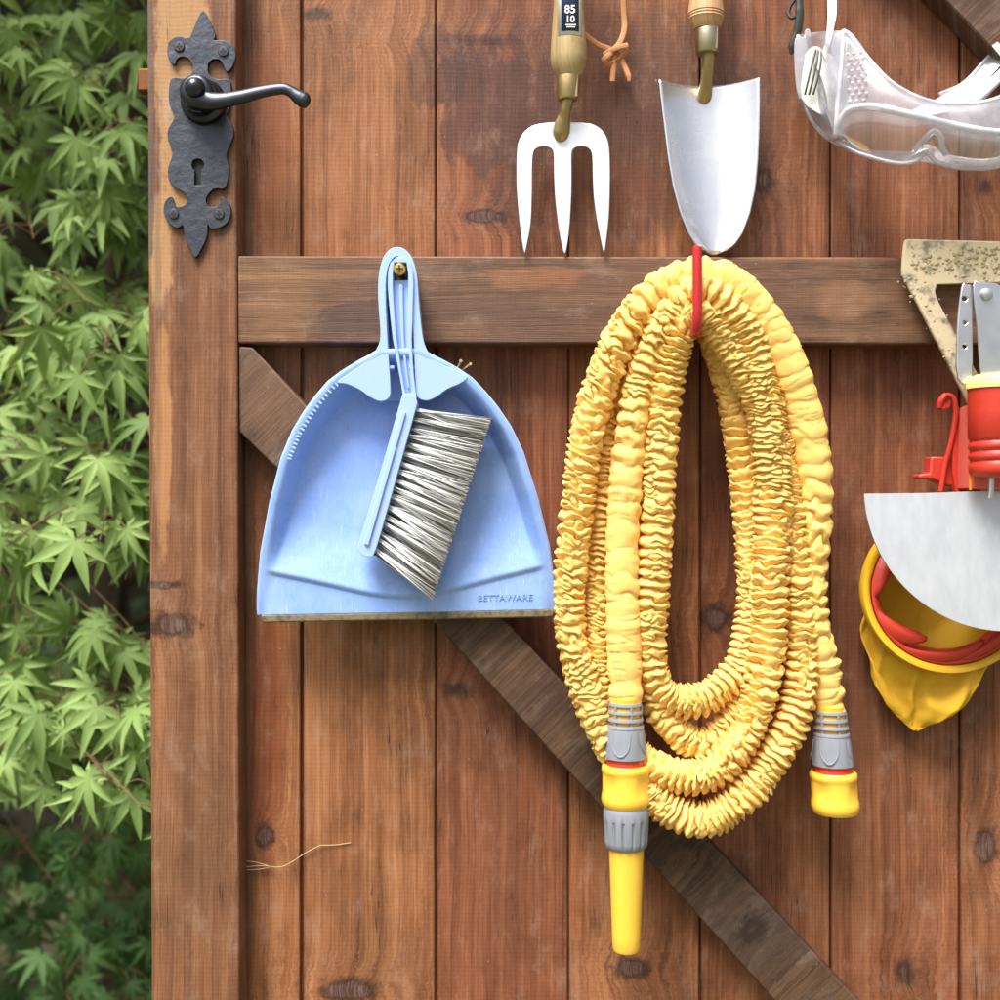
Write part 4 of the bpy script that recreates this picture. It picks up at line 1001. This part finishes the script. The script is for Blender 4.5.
def spray(cx_, cy_, dp, n, size, out, tw_, spread=.06, tone=.5, droop=.8):
    """a small twig at picture place cx_, cy_ and depth dp metres behind the boards, with n leaves hanging off it"""
    c = np.array(P(cx_, cy_, -dp/S)); dirx = random.uniform(-1, 1)
    tip = c+np.array((dirx*spread*1.2, -spread*.9, -spread*.5)); root = c+np.array((-dirx*spread*1.6, spread*1.8, spread*.7))
    tw_.append(([root, c+(0, 0, .01), tip], .0012, .0007))
    for i in range(n):
        k = random.uniform(-.5, 1.05); q = c+(tip-c)*max(0, k)+(root-c)*max(0, -k)
        sd = random.choice((-1, 1)); off = np.array((sd*random.uniform(.2, 1)*spread*.75, random.gauss(-.25, .3)*spread, random.gauss(0, .32)*spread))
        p = q+off
        ax = np.array((sd*abs(random.gauss(.35, .45)), random.gauss(-.35, .3), -droop+random.gauss(0, .3)))
        nm = np.array((random.gauss(0, .3), -.9+random.gauss(0, .25), .42+random.gauss(0, .3)))
        out.append((p, ax, nm, size*random.uniform(.72, 1.15), min(1, max(0, random.gauss(tone, .22)))))
        tw_.append(([q, (q+p)/2+np.array((0, 0, .008)), p], .0008, .0006))

maple = thing('maple_tree', 'green cut leaved japanese maple growing close behind the gate', 'tree', (P(-60, 500, 0).x-.15, .95, 0))
lv, twg = [], []
random.seed(21)
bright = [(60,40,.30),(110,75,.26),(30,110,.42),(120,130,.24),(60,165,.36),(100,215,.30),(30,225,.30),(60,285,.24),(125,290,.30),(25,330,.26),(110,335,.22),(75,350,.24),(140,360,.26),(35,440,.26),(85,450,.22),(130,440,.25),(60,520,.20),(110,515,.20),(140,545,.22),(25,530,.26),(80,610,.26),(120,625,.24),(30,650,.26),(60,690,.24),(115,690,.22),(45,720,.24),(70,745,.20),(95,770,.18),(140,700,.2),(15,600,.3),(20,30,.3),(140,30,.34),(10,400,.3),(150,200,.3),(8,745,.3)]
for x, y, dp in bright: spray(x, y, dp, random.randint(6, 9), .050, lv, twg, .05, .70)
for i in range(60):
    x = random.uniform(-260, 175); y = random.uniform(-120, 760)
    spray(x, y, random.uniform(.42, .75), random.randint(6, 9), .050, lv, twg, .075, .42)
for i in range(60):
    spray(random.uniform(-420, 40), random.uniform(-900, 700), random.uniform(.3, .8), 9, .05, lv, twg, .09, .5)
for i in range(90):
    spray(random.uniform(190, 560), random.uniform(-200, 1050), random.uniform(.22, .8), 8, .050, lv, twg, .08, .5)
for i in range(420):                       # unseen overhead canopy, added to shade the leaves and hedge
    spray(random.uniform(-700, 520), random.uniform(-1250, -170), random.uniform(.12, 1.6), 10, .068, lv, twg, .14, .45)
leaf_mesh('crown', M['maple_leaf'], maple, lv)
branch_mesh('twigs', M['twig'], maple, twg)
mb_ = maple.location
br = []
x0, y0 = mb_.x, mb_.y
br.append(([(x0, y0, 0), (x0+.02, y0-.02, .35), (x0-.03, y0+.02, .8), (x0+.01, y0, 1.3), (x0+.05, y0-.05, 1.9)], .045, .014))
for i in range(26):
    z = random.uniform(.45, 1.75); e = (x0+random.uniform(-.3, .75), y0-random.uniform(.25, .7), z+random.uniform(-.1, .25))
    br.append(([(x0, y0, z), ((x0+e[0])/2, (y0+e[1])/2, z+.12), e], .010, .003))
branch_mesh('trunk', M['bark'], maple, br)

shrub = thing('maple_shrub', 'low darker green maple shrub in the shade at the bottom left', 'shrub', (P(60, 500, 0).x-.05, .95, 0))
lv, twg = [], []
for i in range(120):
    x = random.uniform(-200, 190); y = random.uniform(775, 1120)
    if y < 830 and random.random() < .6: continue
    spray(x, y, random.uniform(.5, .95), random.randint(8, 11), .040, lv, twg, .065, .5)
for i in range(40): spray(random.uniform(-260, 260), random.uniform(1000, 1250), random.uniform(.4, 1.0), 10, .042, lv, twg, .08, .4)
for i in range(40): spray(random.uniform(190, 480), random.uniform(800, 1150), random.uniform(.4, 1.0), 10, .042, lv, twg, .08, .4)
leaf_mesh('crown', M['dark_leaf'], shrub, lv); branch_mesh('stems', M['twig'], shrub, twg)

hedge = thing('hedge', 'dark dense hedge far back in the shade behind the maple leaves', 'hedge', (-.5, 1.75, 0))
lv = []
for i in range(5200):
    p = np.array((random.uniform(-2.6, 1.6), 1.45+random.uniform(0, .32), random.uniform(0.02, 2.3)))
    lv.append((p, np.array((random.gauss(0, .6), random.gauss(-.3, .3), -.6+random.gauss(0, .4))), np.array((random.gauss(0, .4), -.7, .6)), random.uniform(.035, .06), min(.9, max(0, random.gauss(.45, .25)))))
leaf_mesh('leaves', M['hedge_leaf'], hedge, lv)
me = bpy.data.meshes.new('dark_core'); bm = bmesh.new()  # dark slab added inside the hedge so no sky shows through
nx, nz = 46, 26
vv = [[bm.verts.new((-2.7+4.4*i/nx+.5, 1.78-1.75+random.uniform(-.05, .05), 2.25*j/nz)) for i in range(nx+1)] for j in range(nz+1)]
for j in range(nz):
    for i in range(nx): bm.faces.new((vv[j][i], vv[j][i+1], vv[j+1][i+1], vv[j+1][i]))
bm.to_mesh(me); bm.free(); io = bpy.data.objects.new('dark_core', me); COL.objects.link(io); io.parent = hedge
finish(io, me, plastic('hedge dark core', lin(38, 36, 24), .95, .6, None, 20, 1.0), solid=300, sharp=0, offset=1)

# ------------------------------------------------------------------ light, sky, camera
sun_dir = Vector((-.34, -.56, 1.22)).normalized()         # towards the sun
el = math.asin(sun_dir.z); az = math.atan2(sun_dir.x, sun_dir.y)
w = bpy.data.worlds.new('World'); SC.world = w; w.use_nodes = True
nt_ = w.node_tree; bg = nt_.nodes['Background']
sky = nt_.nodes.new('ShaderNodeTexSky'); sky.sky_type = 'NISHITA'; sky.sun_disc = False
sky.sun_elevation = el; sky.sun_rotation = az; sky.air_density = 1.0; sky.dust_density = 6.0; sky.ozone_density = .6
hs_ = nt_.nodes.new('ShaderNodeHueSaturation'); hs_.inputs['Saturation'].default_value = .5
nt_.links.new(sky.outputs[0], hs_.inputs['Color']); nt_.links.new(hs_.outputs[0], bg.inputs[0]); bg.inputs[1].default_value = .075
sl = bpy.data.lights.new('sun', 'SUN'); sl.energy = 2.8; sl.angle = R(30); sl.color = (1, .96, .90)
so = bpy.data.objects.new('sun', sl); COL.objects.link(so); so.rotation_euler = sun_dir.to_track_quat('Z', 'Y').to_euler(); so.location = (0, 0, 5)

cam = bpy.data.cameras.new('camera'); co = bpy.data.objects.new('camera', cam); COL.objects.link(co)
co.location = (0, -D*S, ZC); co.rotation_euler = (R(90), 0, 0)
cam.sensor_width = 36; cam.lens = 18/(500/D); cam.clip_start = .01; cam.clip_end = 500
cam.dof.use_dof = True; cam.dof.focus_distance = (D-40)*S; cam.dof.aperture_fstop = 3.6
SC.camera = co
SC.view_settings.view_transform = 'Standard'; SC.view_settings.look = 'None'; SC.view_settings.gamma = 1.0
SC.view_settings.use_curve_mapping = False; SC.view_settings.exposure = 1.36
SC.cycles.transparent_max_bounces = 24
